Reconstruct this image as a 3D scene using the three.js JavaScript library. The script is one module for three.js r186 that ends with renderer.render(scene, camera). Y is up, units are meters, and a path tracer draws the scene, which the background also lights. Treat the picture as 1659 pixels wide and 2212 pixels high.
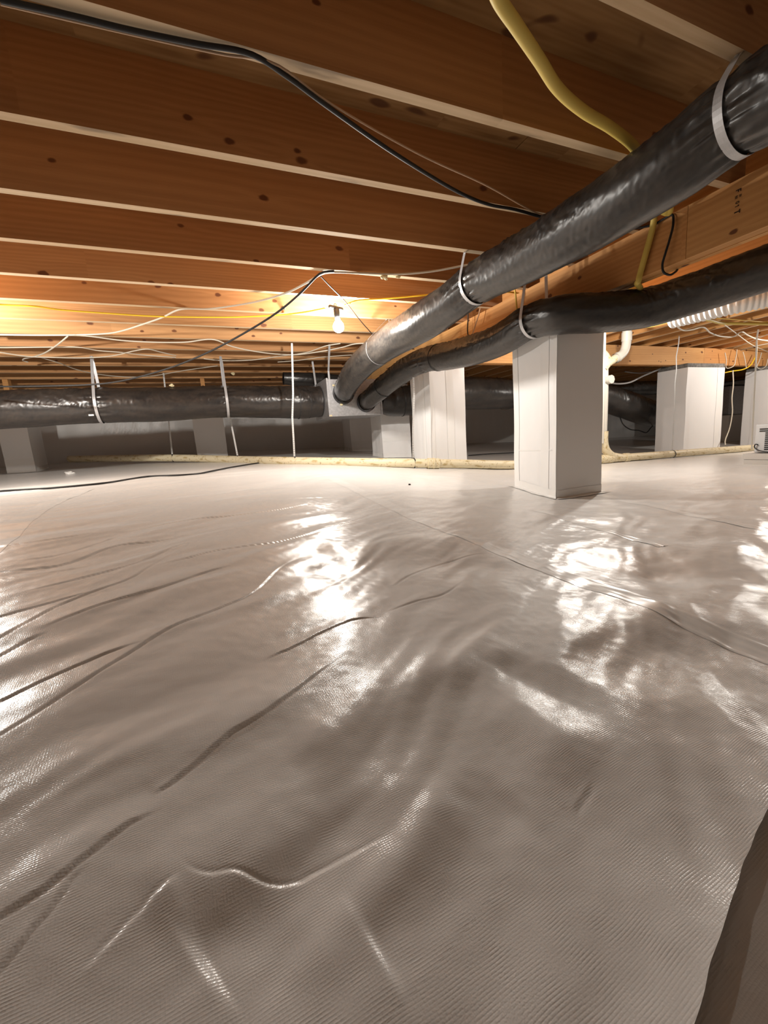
import * as THREE from 'three';
import { mergeGeometries } from 'three/addons/utils/BufferGeometryUtils.js';
import { ImprovedNoise } from 'three/addons/math/ImprovedNoise.js';
import { RoundedBoxGeometry } from 'three/addons/geometries/RoundedBoxGeometry.js';

// ---------------------------------------------------------------- camera, light, exposure
const scene = new THREE.Scene();
scene.background = new THREE.Color(0x000000);
const camera = new THREE.PerspectiveCamera(2 * Math.atan(1106 / 887.36) * 180 / Math.PI, 1659 / 2212, 0.02, 60);
camera.rotation.order = 'YXZ';
camera.rotation.set(-0.1686, -0.3890, -0.0693);
camera.position.set(0, 0, 0);
scene.add(camera);
const renderer = new THREE.WebGLRenderer({ antialias: true });
renderer.toneMapping = THREE.LinearToneMapping;
renderer.toneMappingExposure = 0.118;
renderer.shadowMap.enabled = true;
const BULB_COLOR = new THREE.Color().setRGB(1.0, 0.95, 0.875);
const BULB_CANDELA = [52, 46, 44, 72];
const BULBS = [[0.976, 0.848, -3.0], [3.5, 0.885, -2.6], [6.95, 0.86, -2.55], [-1.55, 0.848, -3.24]];

const FLOOR_POINTS=[[0.0,0.6,-0.56],[0.0,0.0,-0.48],[1.0,0.0,-0.53],[2.0,0.2,-0.55],[1.0,-0.5,-0.485],[2.0,-0.5,-0.505],[3.0,-1.0,-0.475],[4.0,-2.0,-0.44],[2.05,-2.02,-0.437],[2.05,-2.42,-0.395],[2.45,-2.02,-0.44],[0.0,-1.0,-0.36],[-1.0,-1.0,-0.285],[0.0,-2.0,-0.235],[-1.0,-2.0,-0.16],[1.0,-2.0,-0.33],[1.0,-1.0,-0.45],[1.0,-3.0,-0.225],[0.0,-3.0,-0.145],[-1.0,-3.0,-0.145],[-2.0,-3.0,-0.14],[2.1,-3.2,-0.31],[3.0,-3.2,-0.375],[4.0,-3.2,-0.405],[5.5,-3.3,-0.44],[6.5,-3.3,-0.46],[8.0,-3.5,-0.47],[4.0,0.0,-0.5],[6.0,-1.0,-0.48],[-2.0,-1.0,-0.24],[-2.0,-4.5,-0.15],[0.0,-4.5,-0.13],[2.0,-4.5,-0.22],[4.0,-4.5,-0.35],[7.0,-4.5,-0.43],[-3.0,-6.0,-0.05],[0.0,-6.0,-0.06],[2.0,-6.0,-0.12],[4.5,-6.5,-0.2],[7.0,-6.5,-0.28],[10.0,-6.0,-0.36],[10.0,-2.0,-0.46],[-4.0,-2.0,-0.1],[-4.0,0.0,-0.2],[0.0,1.6,-0.6],[4.0,1.6,-0.55],[-4.0,1.6,-0.4],[10.0,1.6,-0.5],[-4.5,-7.4,0.03],[0.0,-7.4,0.02],[10.0,-7.4,-0.3]];
const CREASES=[[0.00224,0.04000000000000001,[[-0.44,-0.97],[-0.422,-0.998],[-0.355,-1.116],[-0.308,-1.164],[-0.239,-1.224],[-0.193,-1.307],[-0.128,-1.42]]],[0.00252,0.04000000000000001,[[-0.376,-0.999],[-0.285,-1.073],[-0.153,-1.149],[-0.044,-1.23],[0.046,-1.273]]],[0.00252,0.048,[[-0.188,-1.309],[-0.106,-1.342],[-0.014,-1.396],[0.184,-1.452],[0.357,-1.544],[0.551,-1.666],[0.734,-1.845]]],[0.00196,0.032,[[-0.416,-0.903],[-0.399,-0.929],[-0.372,-0.973],[-0.342,-0.999]]],[0.00308,0.04000000000000001,[[-0.37,-0.777],[-0.352,-0.789],[-0.298,-0.833],[-0.225,-0.875],[-0.151,-0.904]]],[0.00224,0.04000000000000001,[[-0.336,-0.683],[-0.321,-0.699],[-0.259,-0.774],[-0.192,-0.855],[-0.12,-0.941],[-0.047,-0.994],[0.052,-1.067],[0.179,-1.252],[0.31,-1.364]]],[0.00168,0.04000000000000001,[[-0.481,-1.084],[-0.455,-1.096],[-0.346,-1.149],[-0.295,-1.174]]],[0.00196,0.048,[[-0.47,-1.202],[-0.369,-1.249],[-0.226,-1.343],[-0.123,-1.473],[-0.054,-1.497]]],[0.0014,0.04000000000000001,[[-0.559,-1.298],[-0.526,-1.306],[-0.389,-1.337],[-0.32,-1.365]]],[0.00196,0.048,[[-0.575,-1.343],[-0.543,-1.355],[-0.42,-1.379],[-0.308,-1.502],[-0.195,-1.54],[0.011,-1.65]]],[0.00168,0.048,[[-0.647,-1.54],[-0.609,-1.551],[-0.451,-1.602],[-0.359,-1.66]]],[0.00252,0.05600000000000001,[[-0.277,-1.66],[-0.165,-1.743],[0.036,-1.816],[0.258,-1.904],[0.48,-2.015]]],[0.00168,0.05600000000000001,[[0.323,-2.095],[0.583,-2.123]]],[0.00196,0.048,[[-0.567,-1.427],[-0.467,-1.437],[-0.384,-1.519],[-0.277,-1.66]]],[0.0028,0.032,[[0.037,-0.762],[0.113,-0.795],[0.18,-0.83],[0.264,-0.857],[0.33,-0.849]]],[0.00252,0.032,[[-0.117,-0.524],[-0.107,-0.531],[-0.071,-0.555],[-0.022,-0.592],[0.019,-0.611],[0.066,-0.639],[0.144,-0.694],[0.212,-0.737]]],[0.00224,0.04000000000000001,[[-0.244,-0.433],[-0.233,-0.438],[-0.202,-0.452],[-0.169,-0.476],[-0.137,-0.496],[-0.095,-0.505]]],[0.00168,0.024,[[-0.222,-0.388],[-0.218,-0.394],[-0.205,-0.414],[-0.193,-0.43],[-0.18,-0.454],[-0.165,-0.467]]],[0.00168,0.048,[[0.135,-0.382],[0.111,-0.38],[0.057,-0.377],[0.032,-0.375],[0.005,-0.379],[-0.029,-0.401],[-0.064,-0.412],[-0.089,-0.441]]],[0.0014,0.032,[[-0.082,-0.419],[-0.098,-0.412],[-0.12,-0.396],[-0.146,-0.377],[-0.16,-0.366]]],[0.00084,0.024,[[0.355,-0.321],[0.385,-0.333],[0.422,-0.344]]],[0.00084,0.04000000000000001,[[0.339,-0.87],[0.444,-0.904],[0.537,-0.921],[0.656,-0.987]]],[0.00084,0.032,[[0.41,-1.002],[0.542,-1.09],[0.744,-1.17],[0.924,-1.176]]]];
const SOFT_FOLDS=[[-0.0053,0.034499999999999996,[[-0.068,-0.336],[-0.053,-0.344],[-0.012,-0.355],[0.028,-0.376],[0.076,-0.404],[0.156,-0.445]]],[-0.0046,0.034499999999999996,[[0.076,-0.29],[0.091,-0.294],[0.147,-0.308],[0.208,-0.332],[0.279,-0.357],[0.314,-0.364]]],[0.0046,0.04025,[[-0.116,-0.39],[-0.069,-0.409],[-0.004,-0.423],[0.075,-0.441],[0.189,-0.471]]],[0.004,0.046,[[-0.002,-0.307],[0.072,-0.329],[0.165,-0.37],[0.249,-0.402]]],[0.0099,0.057499999999999996,[[0.044,-0.517],[0.148,-0.55],[0.272,-0.611],[0.407,-0.638],[0.56,-0.657]]],[0.0136,0.11499999999999999,[[0.478,-0.538],[0.595,-0.589],[0.758,-0.627],[0.958,-0.647],[1.131,-0.664]]],[-0.0112,0.1035,[[0.426,-0.459],[0.553,-0.483],[0.71,-0.512],[0.904,-0.507],[1.073,-0.457]]],[0.0136,0.11499999999999999,[[0.336,-0.417],[0.511,-0.428],[0.665,-0.403],[0.78,-0.322]]],[0.0124,0.1035,[[0.29,-1.29],[0.48,-1.321],[0.774,-1.344],[0.976,-1.189]]],[-0.0099,0.092,[[0.188,-1.157],[0.388,-1.165],[0.656,-1.145],[0.892,-0.978]]],[0.0124,0.11499999999999999,[[1.147,-1.029],[1.442,-1.02],[1.681,-0.933],[1.781,-0.781]]],[-0.0093,0.06899999999999999,[[1.178,-0.829],[1.374,-0.785],[1.528,-0.665]]]];
const CABLE={
black_main:[[-0.284,0.978,-1.252],[-0.16,0.978,-1.244],[-0.043,0.978,-1.24],[0.095,0.978,-1.229],[0.228,0.976,-1.214],[0.316,0.965,-1.235],[0.428,0.955,-1.279],[0.697,0.95,-1.397],[1.081,0.965,-1.56],[1.256,0.975,-1.61],[1.382,0.976,-1.611],[1.536,0.972,-1.62],[1.692,0.96,-1.607]],
tan_thin:[[-0.287,0.977,-1.26],[-0.045,0.977,-1.249],[0.158,0.976,-1.235],[0.279,0.972,-1.216],[0.427,0.962,-1.273],[0.776,0.955,-1.382],[1.136,0.965,-1.482],[1.404,0.975,-1.577],[1.521,0.972,-1.604],[1.678,0.96,-1.594]],
gas_upper:[[0.694,0.968,-0.872],[0.736,0.968,-0.898],[0.812,0.965,-0.93],[0.936,0.965,-0.985],[1.057,0.965,-1.04],[1.203,0.967,-1.082],[1.356,0.968,-1.108],[1.526,0.968,-1.151],[1.706,0.968,-1.235]],
gas_girder:[[2.15,1.019,-1.502],[2.17,0.979,-1.52],[2.18,0.917,-1.543],[2.18,0.84,-1.567],[2.18,0.772,-1.589],[2.175,0.729,-1.596]],
gas_right:[[4.068,0.93,-2.88],[4.16,0.94,-2.794],[4.253,0.955,-2.728],[4.441,0.96,-2.672],[4.669,0.96,-2.68],[4.975,0.955,-2.725],[5.244,0.955,-2.7],[5.646,0.955,-2.656],[6.115,0.955,-2.621]],
string_light:[[-1.157,0.97,-3.286],[-1.039,0.97,-3.313],[-0.859,0.97,-3.315],[-0.776,0.97,-3.353],[-0.494,0.97,-3.39],[-0.236,0.97,-3.408],[0.031,0.968,-3.378],[0.279,0.968,-3.338],[0.469,0.97,-3.291],[0.66,0.972,-3.222],[0.777,0.967,-3.131],[0.89,0.962,-3.011]],
string_light_b:[[1.01,0.962,-2.92],[1.046,0.968,-2.874],[1.083,0.975,-2.851],[1.252,0.975,-2.782],[1.394,0.972,-2.708],[1.523,0.972,-2.646]],
black_hang:[[-1.553,0.639,-4.25],[-1.424,0.627,-4.2],[-1.104,0.612,-4.1],[-0.807,0.604,-4.0],[-0.6,0.608,-3.9],[-0.242,0.642,-3.6],[0.025,0.694,-3.35],[0.295,0.76,-3.0],[0.507,0.84,-2.75],[0.624,0.904,-2.58],[0.717,0.975,-2.476],[0.75,0.979,-2.446],[0.792,0.979,-2.43]],
brown_drop:[[0.73,0.972,-2.499],[0.822,0.96,-2.612],[0.948,0.955,-2.778],[1.285,0.917,-3.25],[1.547,0.843,-3.5],[1.654,0.822,-3.52],[1.844,0.814,-3.5]],
white_upper:[[1.523,0.98,-2.175],[1.373,0.978,-2.29],[1.226,0.978,-2.364],[1.092,0.979,-2.403],[0.953,0.98,-2.423],[0.797,0.98,-2.445],[0.742,0.978,-2.465],[0.665,0.97,-2.613],[0.581,0.965,-2.771],[0.432,0.965,-2.953],[0.268,0.97,-3.101],[0.124,0.975,-3.201],[-0.045,0.978,-3.25],[-0.181,0.972,-3.438],[-0.318,0.97,-3.61],[-0.495,0.972,-3.828],[-0.593,0.975,-3.919],[-0.777,0.978,-3.995],[-1.054,0.978,-4.043],[-1.312,0.978,-4.063],[-1.447,0.978,-4.067]],
white_b:[[-0.838,0.978,-4.003],[-0.723,0.974,-4.027],[-0.548,0.97,-4.106],[-0.316,0.968,-4.134],[-0.064,0.97,-4.115],[0.153,0.976,-4.02],[0.32,0.965,-4.206],[0.518,0.96,-4.354],[0.781,0.96,-4.477],[0.975,0.962,-4.494],[1.228,0.965,-4.317],[1.383,0.972,-4.173],[1.469,0.976,-4.047],[1.616,0.976,-3.994],[1.834,0.976,-3.915]],
white_c:[[-0.881,0.976,-4.027],[-0.992,0.972,-4.239],[-1.069,0.97,-4.38],[-1.214,0.968,-4.623],[-1.323,0.968,-4.761],[-1.437,0.97,-4.876],[-1.468,0.968,-4.948],[-1.451,0.966,-5.0]],
white_d:[[-1.579,0.976,-4.471],[-1.463,0.976,-4.476],[-1.172,0.976,-4.432],[-0.905,0.974,-4.398],[-0.792,0.972,-4.5],[-0.625,0.972,-4.559],[-0.451,0.97,-4.653],[-0.178,0.968,-4.73]],
white_e:[[-1.609,0.97,-4.543],[-1.514,0.968,-4.611],[-1.366,0.962,-4.735],[-1.203,0.96,-4.753],[-0.956,0.958,-4.749],[-0.717,0.958,-4.654],[-0.502,0.968,-4.475],[-0.391,0.974,-4.42],[-0.3,0.972,-4.514],[-0.172,0.97,-4.655]],
white_f:[[-1.291,0.965,-4.764],[-1.201,0.955,-4.998],[-1.135,0.945,-5.25],[-1.005,0.94,-5.489],[-0.772,0.94,-5.672],[-0.534,0.94,-5.646],[-0.125,0.955,-5.35],[0.216,0.965,-5.125]],
white_g:[[0.077,0.972,-4.8],[0.258,0.968,-4.863],[0.537,0.965,-4.81],[0.802,0.965,-4.609],[1.059,0.968,-4.429],[1.205,0.974,-4.141],[1.32,0.976,-4.044]],
white_h:[[0.847,0.968,-4.91],[1.037,0.965,-4.81],[1.257,0.965,-4.627],[1.497,0.97,-4.541],[1.791,0.974,-4.446],[1.916,0.974,-4.346]],
floor_black:[[-1.3,-0.14,-3.3],[-1.241,-0.14,-3.324],[-1.088,-0.139,-3.216],[-0.939,-0.138,-3.108],[-0.76,-0.136,-3.053],[-0.615,-0.134,-3.059],[-0.516,-0.131,-3.244],[-0.424,-0.129,-3.403],[-0.261,-0.129,-3.234],[-0.111,-0.132,-3.185],[0.012,-0.131,-3.474],[0.173,-0.132,-3.987],[0.483,-0.129,-4.588],[0.773,-0.127,-4.872]],
girder_black:[[2.1,0.98,-1.634],[2.15,0.983,-1.595],[2.185,0.975,-1.535],[2.19,0.979,-1.481],[2.19,0.978,-1.444],[2.185,0.93,-1.434],[2.18,0.873,-1.443],[2.175,0.811,-1.459],[2.175,0.765,-1.471],[2.18,0.73,-1.466],[2.2,0.715,-1.453],[2.26,0.736,-1.463],[2.3,0.756,-1.478]],
right_a:[[4.452,0.96,-2.854],[4.669,0.955,-2.954],[4.841,0.95,-2.999],[4.924,0.955,-2.971],[4.992,0.97,-2.929],[5.372,0.958,-3.052],[5.741,0.95,-3.134],[5.955,0.955,-3.128],[5.835,0.97,-2.998],[6.142,0.965,-3.081],[6.548,0.96,-3.187],[6.917,0.96,-3.239]],
right_b:[[4.293,0.975,-2.633],[4.527,0.972,-2.641],[4.835,0.972,-2.65],[5.224,0.972,-2.651],[5.635,0.972,-2.652],[6.16,0.972,-2.641]],
right_c:[[4.93,0.97,-2.722],[5.827,0.965,-3.039],[7.01,0.96,-3.455],[8.065,0.955,-3.764]],
right_d:[[7.305,0.955,-3.736],[7.193,0.96,-3.516],[7.217,0.965,-3.377]],
right_e:[[6.962,0.96,-3.647],[6.704,0.965,-3.332],[6.44,0.97,-3.021]],
right_yellow:[[7.673,0.906,-3.72],[7.614,0.82,-3.72],[7.531,0.74,-3.72],[7.365,0.687,-3.72],[7.143,0.666,-3.75],[7.083,0.655,-3.8]],
right_loop_a:[[6.902,0.913,-3.72],[6.928,0.811,-3.71],[6.946,0.724,-3.72],[7.082,0.711,-3.75],[7.132,0.738,-3.72],[7.152,0.864,-3.71],[7.182,0.962,-3.72]],
right_loop_b:[[7.801,0.928,-3.72],[7.738,0.806,-3.71],[7.711,0.728,-3.72],[7.836,0.695,-3.72],[7.93,0.74,-3.71],[7.942,0.839,-3.7]],
right_loop_c:[[7.312,0.93,-3.71],[7.361,0.833,-3.705],[7.423,0.705,-3.71]],
back_gray:[[5.054,0.583,-4.1],[5.258,0.563,-4.1],[5.485,0.579,-4.1],[5.762,0.665,-4.1],[5.956,0.731,-4.05],[6.092,0.785,-4.0]],
back_white:[[5.781,0.774,-4.4],[6.08,0.754,-4.4],[6.335,0.774,-4.4]],
under_black:[[5.635,0.129,-4.35],[5.633,0.025,-4.3],[5.783,-0.062,-4.3],[5.985,-0.093,-4.3],[6.161,-0.13,-4.3],[6.241,-0.072,-4.3],[6.438,-0.041,-4.4]],
condensate:[[5.979,0.975,-2.9],[5.965,0.884,-2.9],[5.971,0.782,-2.9],[5.989,0.526,-2.9],[6.006,0.21,-2.9],[6.024,-0.113,-2.9],[6.043,-0.389,-2.9]],
hang_right:[[6.888,0.652,-3.6],[6.922,0.464,-3.6],[6.913,0.274,-3.6],[6.947,0.08,-3.6],[6.909,-0.145,-3.6],[6.791,-0.302,-3.58],[6.649,-0.373,-3.5]],
wire_a:[[2.12,1.03,-3.041],[2.13,0.957,-3.06],[2.12,0.876,-3.057],[2.1,0.782,-3.019]],
wire_b:[[2.15,1.034,-2.898],[2.14,0.955,-2.925],[2.13,0.877,-2.966],[2.1,0.775,-2.993]],
wire_c:[[2.15,1.027,-2.513],[2.14,0.977,-2.492],[2.14,0.919,-2.484],[2.12,0.832,-2.453]],
back_floor_black:[[3.415,-0.274,-5.0],[3.72,-0.277,-5.0],[4.243,-0.295,-5.0]]};
const DUCT={
one:[[1.43,0.55,-4.43,0.1],[1.405,0.6,-4.2,0.112],[1.39,0.68,-3.85,0.118],[1.4,0.745,-3.4,0.12],[1.41,0.765,-3.0,0.12],[1.42,0.765,-2.6,0.12],[1.46,0.8,-2.25,0.113],[1.49,0.832,-2.05,0.106],[1.505,0.822,-1.75,0.113],[1.51,0.81,-1.35,0.113],[1.515,0.825,-1.0,0.112],[1.52,0.852,-0.82,0.106],[1.53,0.84,-0.55,0.112],[1.54,0.83,-0.1,0.112],[1.55,0.83,0.5,0.112],[1.55,0.83,1.2,0.112]],
two:[[1.69,0.45,-4.43,0.09],[1.7,0.49,-4.25,0.1],[1.74,0.57,-3.95,0.103],[1.8,0.66,-3.55,0.103],[1.845,0.68,-3.3,0.103],[1.87,0.64,-2.95,0.105],[1.89,0.62,-2.64,0.105],[1.92,0.63,-2.36,0.103],[1.935,0.67,-2.11,0.1],[1.99,0.65,-1.9,0.103],[2.16,0.635,-1.79,0.105],[2.385,0.645,-1.68,0.105],[2.5,0.668,-1.51,0.105],[2.575,0.695,-1.257,0.105],[2.64,0.72,-0.9,0.105],[2.7,0.73,-0.3,0.105],[2.7,0.73,0.4,0.105]],
trunk:[[-4.4,0.53,-4.75,0.165],[-2.6,0.515,-4.75,0.165],[-1.7,0.51,-4.75,0.165],[-0.9,0.525,-4.75,0.16],[-0.4,0.52,-4.75,0.165],[0.24,0.53,-4.74,0.16],[0.7,0.51,-4.73,0.17],[1.05,0.5,-4.72,0.18],[1.24,0.5,-4.72,0.165]],
back:[[1.95,0.5,-4.66,0.15],[2.1,0.47,-4.66,0.17],[2.4,0.48,-4.62,0.18],[3.0,0.53,-4.55,0.2],[3.6,0.53,-4.6,0.2],[4.1,0.53,-4.75,0.19],[4.5,0.56,-4.82,0.16],[5.0,0.62,-4.9,0.12],[5.6,0.62,-5.0,0.12],[6.4,0.62,-5.05,0.12],[7.6,0.62,-5.1,0.12]],
low:[[4.794,0.483,-4.22,0.17],[5.152,0.431,-4.3,0.185],[5.445,0.372,-4.35,0.19],[5.735,0.299,-4.35,0.195],[6.132,0.201,-4.38,0.195],[6.564,0.133,-4.42,0.19],[7.258,0.092,-4.5,0.19],[7.867,0.114,-4.5,0.18]],
flexwhite:[[3.77,0.868,-2.45,0.075],[3.8,0.866,-2.2,0.075],[3.84,0.865,-2.02,0.075],[3.93,0.866,-1.86,0.075],[4.05,0.87,-1.5,0.075],[4.2,0.87,-0.6,0.075],[4.25,0.87,0.9,0.075],[4.25,0.87,1.86,0.075]],
darkback:[[0.924,0.817,-5.1,0.07],[1.132,0.805,-5.1,0.085],[1.417,0.792,-5.1,0.085],[1.774,0.756,-5.1,0.085]]};
// ---------------------------------------------------------------- helpers
const noiseMaker = new ImprovedNoise();
const N3 = (x, y, z = 0) => noiseMaker.noise(x + 91.3, y + 47.7, z + 13.1);
function fbm(x, y, z = 0, o = 4) { let a = 1, s = 0, t = 0; for (let i = 0; i < o; i++) { s += a * N3(x, y, z); t += a; a *= 0.5; x = x * 2.03 + 7.1; y = y * 2.03 + 3.7; z += 5.3; } return s / t; }
function rngOf(seed) { let a = seed >>> 0; return () => { a = (a + 0x6D2B79F5) | 0; let t = Math.imul(a ^ (a >>> 15), 1 | a); t = (t + Math.imul(t ^ (t >>> 7), 61 | t)) ^ t; return ((t ^ (t >>> 14)) >>> 0) / 4294967296; }; }
const clamp = (v, a, b) => Math.max(a, Math.min(b, v));
const smooth = (a, b, v) => { const t = clamp((v - a) / (b - a), 0, 1); return t * t * (3 - 2 * t); };
const V = (x, y, z) => new THREE.Vector3(x, y, z);
const taken = {};
function numbered(name) { if (!(name in taken)) { taken[name] = 0; return name; } taken[name]++; return name + '_' + String(taken[name]).padStart(3, '0'); }
function lit(m) { m.castShadow = true; m.receiveShadow = true; return m; }
function tag(o, label, category, group) { o.userData.label = label; o.userData.category = category; if (group) o.userData.group = group; return o; }
function thing(name, label, category, pos = [0, 0, 0], group) { const g = new THREE.Group(); g.name = numbered(name); g.position.set(...pos); scene.add(g); return tag(g, label, category, group); }
function structure(name, pos = [0, 0, 0]) { const g = new THREE.Group(); g.name = name; g.position.set(...pos); g.userData.kind = 'structure'; scene.add(g); return g; }
const worldPos = (o) => { const p = V(0, 0, 0); for (let q = o; q && q !== scene; q = q.parent) p.add(q.position); return p; };
// geometry written in scene coordinates, kept as a part of a thing
function part(name, geometry, material, parent, label) {
  const p = worldPos(parent); geometry.translate(-p.x, -p.y, -p.z);
  const m = lit(new THREE.Mesh(geometry, material)); m.name = name; if (label) m.userData.label = label; parent.add(m); return m;
}
function solo(name, geometry, material, label, category, pos, group) {
  if (pos) geometry.translate(-pos[0], -pos[1], -pos[2]);
  const m = lit(new THREE.Mesh(geometry, material)); m.name = numbered(name); if (pos) m.position.set(...pos); scene.add(m); return tag(m, label, category, group);
}
// box with uv in metres (u along the longest side)
function box(x0, x1, y0, y1, z0, z1, uo = 0, vo = 0) {
  const g = new THREE.BoxGeometry(x1 - x0, y1 - y0, z1 - z0); g.translate((x0 + x1) / 2, (y0 + y1) / 2, (z0 + z1) / 2);
  const p = g.attributes.position, n = g.attributes.normal, uv = g.attributes.uv, alongX = (x1 - x0) >= (z1 - z0);
  for (let i = 0; i < p.count; i++) {
    const x = p.getX(i), y = p.getY(i), z = p.getZ(i), a = Math.abs(n.getX(i)), b = Math.abs(n.getY(i));
    if (alongX) uv.setXY(i, (a > 0.5 ? z : x) + uo, (b > 0.5 ? z : y) + vo); else uv.setXY(i, (a > 0.5 || b > 0.5 ? z : x) + uo, (b > 0.5 ? x : y) + vo);
  }
  return g;
}
const curveOf = (pts) => new THREE.CatmullRomCurve3(pts.map((p) => V(p[0], p[1], p[2])), false, 'centripetal');
const tube = (pts, r, seg = 0, rad = 8) => new THREE.TubeGeometry(curveOf(pts), seg || pts.length * 8, r, rad, false);
function grid(nu, nv, f, close = false) {          // f(u,v) -> [x,y,z,uu,vv]
  const pos = [], uv = [], idx = [];
  for (let j = 0; j <= nv; j++) for (let i = 0; i <= nu; i++) { const q = f(i / nu, j / nv); pos.push(q[0], q[1], q[2]); uv.push(q[3] ?? i / nu, q[4] ?? j / nv); }
  for (let j = 0; j < nv; j++) for (let i = 0; i < nu; i++) { const a = j * (nu + 1) + i, b = a + 1, c = a + nu + 1, d = c + 1; idx.push(a, b, d, a, d, c); }
  const g = new THREE.BufferGeometry(); g.setAttribute('position', new THREE.Float32BufferAttribute(pos, 3)); g.setAttribute('uv', new THREE.Float32BufferAttribute(uv, 2)); g.setIndex(idx); g.computeVertexNormals(); return g;
}
// a flat band that follows a path; its width runs along `across`
function ribbon(path, across, width, thick) {
  const pts = path.map((p) => V(...p)), w = across.clone().normalize().multiplyScalar(width / 2), pos = [], idx = [], uv = []; let s = 0;
  pts.forEach((p, i) => {
    const t = pts[Math.min(i + 1, pts.length - 1)].clone().sub(pts[Math.max(i - 1, 0)]).normalize(), n = t.clone().cross(across).normalize().multiplyScalar(thick / 2);
    if (i) s += p.distanceTo(pts[i - 1]);
    for (const [a, b] of [[1, 1], [-1, 1], [-1, -1], [1, -1]]) { pos.push(p.x + a * w.x + b * n.x, p.y + a * w.y + b * n.y, p.z + a * w.z + b * n.z); uv.push(a > 0 ? 1 : 0, s); }
    if (i) for (let k = 0; k < 4; k++) { const a = (i - 1) * 4 + k, b = (i - 1) * 4 + (k + 1) % 4, c = a + 4, d = b + 4; idx.push(a, b, d, a, d, c); }
  });
  const e = (pts.length - 1) * 4; idx.push(0, 2, 1, 0, 3, 2, e, e + 1, e + 2, e, e + 2, e + 3);
  let g = new THREE.BufferGeometry(); g.setAttribute('position', new THREE.Float32BufferAttribute(pos, 3)); g.setAttribute('uv', new THREE.Float32BufferAttribute(uv, 2)); g.setIndex(idx); g = g.toNonIndexed(); g.computeVertexNormals(); return g;
}
function lump(r, seed, sx = 1, sy = 1, sz = 1) {
  const g = new THREE.IcosahedronGeometry(r, 3), p = g.attributes.position;
  for (let i = 0; i < p.count; i++) { const x = p.getX(i), y = p.getY(i), z = p.getZ(i), k = 1 + 0.9 * fbm(x / r * 1.3 + seed * 3.1, y / r * 1.3, z / r * 1.3, 3); p.setXYZ(i, x * k * sx, y * k * sy, z * k * sz); }
  g.computeVertexNormals(); return g;
}

// ---------------------------------------------------------------- textures
function texture(w, h, f, srgb, rx, ry) {
  const d = new Uint8Array(w * h * 4);
  for (let j = 0; j < h; j++) for (let i = 0; i < w; i++) { const c = f(i, j), k = (j * w + i) * 4; d[k] = clamp(c[0], 0, 255); d[k + 1] = clamp(c[1], 0, 255); d[k + 2] = clamp(c[2], 0, 255); d[k + 3] = 255; }
  const t = new THREE.DataTexture(d, w, h, THREE.RGBAFormat); t.wrapS = t.wrapT = THREE.RepeatWrapping; t.magFilter = THREE.LinearFilter; t.minFilter = THREE.LinearMipmapLinearFilter; t.generateMipmaps = true;
  if (srgb) t.colorSpace = THREE.SRGBColorSpace; t.repeat.set(rx, ry); t.needsUpdate = true; return t;
}
const mixc = (a, b, t) => [a[0] + (b[0] - a[0]) * t, a[1] + (b[1] - a[1]) * t, a[2] + (b[2] - a[2]) * t];
function woodTexture(seed, pale, dark, knots, stain) {
  const rnd = rngOf(seed), W = 1024, H = 96, L = 4, B = 0.25, ks = [];
  for (let i = 0; i < knots; i++) ks.push([rnd() * L, 0.02 + rnd() * 0.21, 0.006 + rnd() * 0.009, 0.7 + rnd() * 0.6]);
  return texture(W, H, (i, j) => {
    const x = i / W * L, y = j / H * B, e = smooth(0, 0.3, Math.min(x, L - x));
    let yy = y + 0.012 * N3(x * 1.1 + seed, y * 5, seed) * e, k = 0;
    for (const [kx, ky, kr, ks2] of ks) {
      const dx = (x - kx) / 1.7, dy = y - ky, d = Math.hypot(dx, dy);
      yy += (dy >= 0 ? 1 : -1) * 0.02 * Math.exp(-((dx / 0.05) ** 2)) * Math.exp(-Math.abs(dy) / 0.03) * kr / 0.012;
      const rr = kr * (1 + 0.3 * N3(dx * 90, dy * 90, seed)); k = Math.max(k, smooth(rr * 1.25, rr * 0.6, d) * ks2);
    }
    const late = 0.5 + 0.5 * Math.sin((yy * 210 + 3.2 * N3(x * 0.7, yy * 14, seed + 2)) * (0.8 + 0.2 * seed % 1)), fine = N3(x * 10, y * 700, seed), broad = fbm(x * 0.9 * 1 + 3, y * 6, seed, 3);
    let c = mixc(pale, dark, clamp(0.16 + 0.22 * late + 0.13 * fine + 0.5 * broad, 0, 1)); c = mixc(c, [84, 42, 18], clamp(k, 0, 0.8));
    if (stain) c = mixc(c, [88, 74, 58], clamp(smooth(0.22, 0.5, fbm(x * 3, y * 16, seed + 40, 4)) * stain, 0, 0.6));
    return c;
  }, true, 1 / L, 1 / B);
}
const plyTexture = texture(512, 512, (i, j) => {
  const x = i / 512, y = j / 512, g = N3(x * 6, y * 90, 4), s = N3(x * 2.5, y * 26, 9), b = fbm(x * 5, y * 5, 2, 3);
  let c = mixc([176, 140, 92], [120, 84, 44], clamp(0.4 + 0.35 * g + 0.4 * s + 0.3 * b, 0, 1)); const k = smooth(0.42, 0.6, N3(x * 9, y * 16, 31)); return mixc(c, [84, 50, 26], k * 0.8);
}, true, 1 / 1.2, 1 / 1.2);
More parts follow.
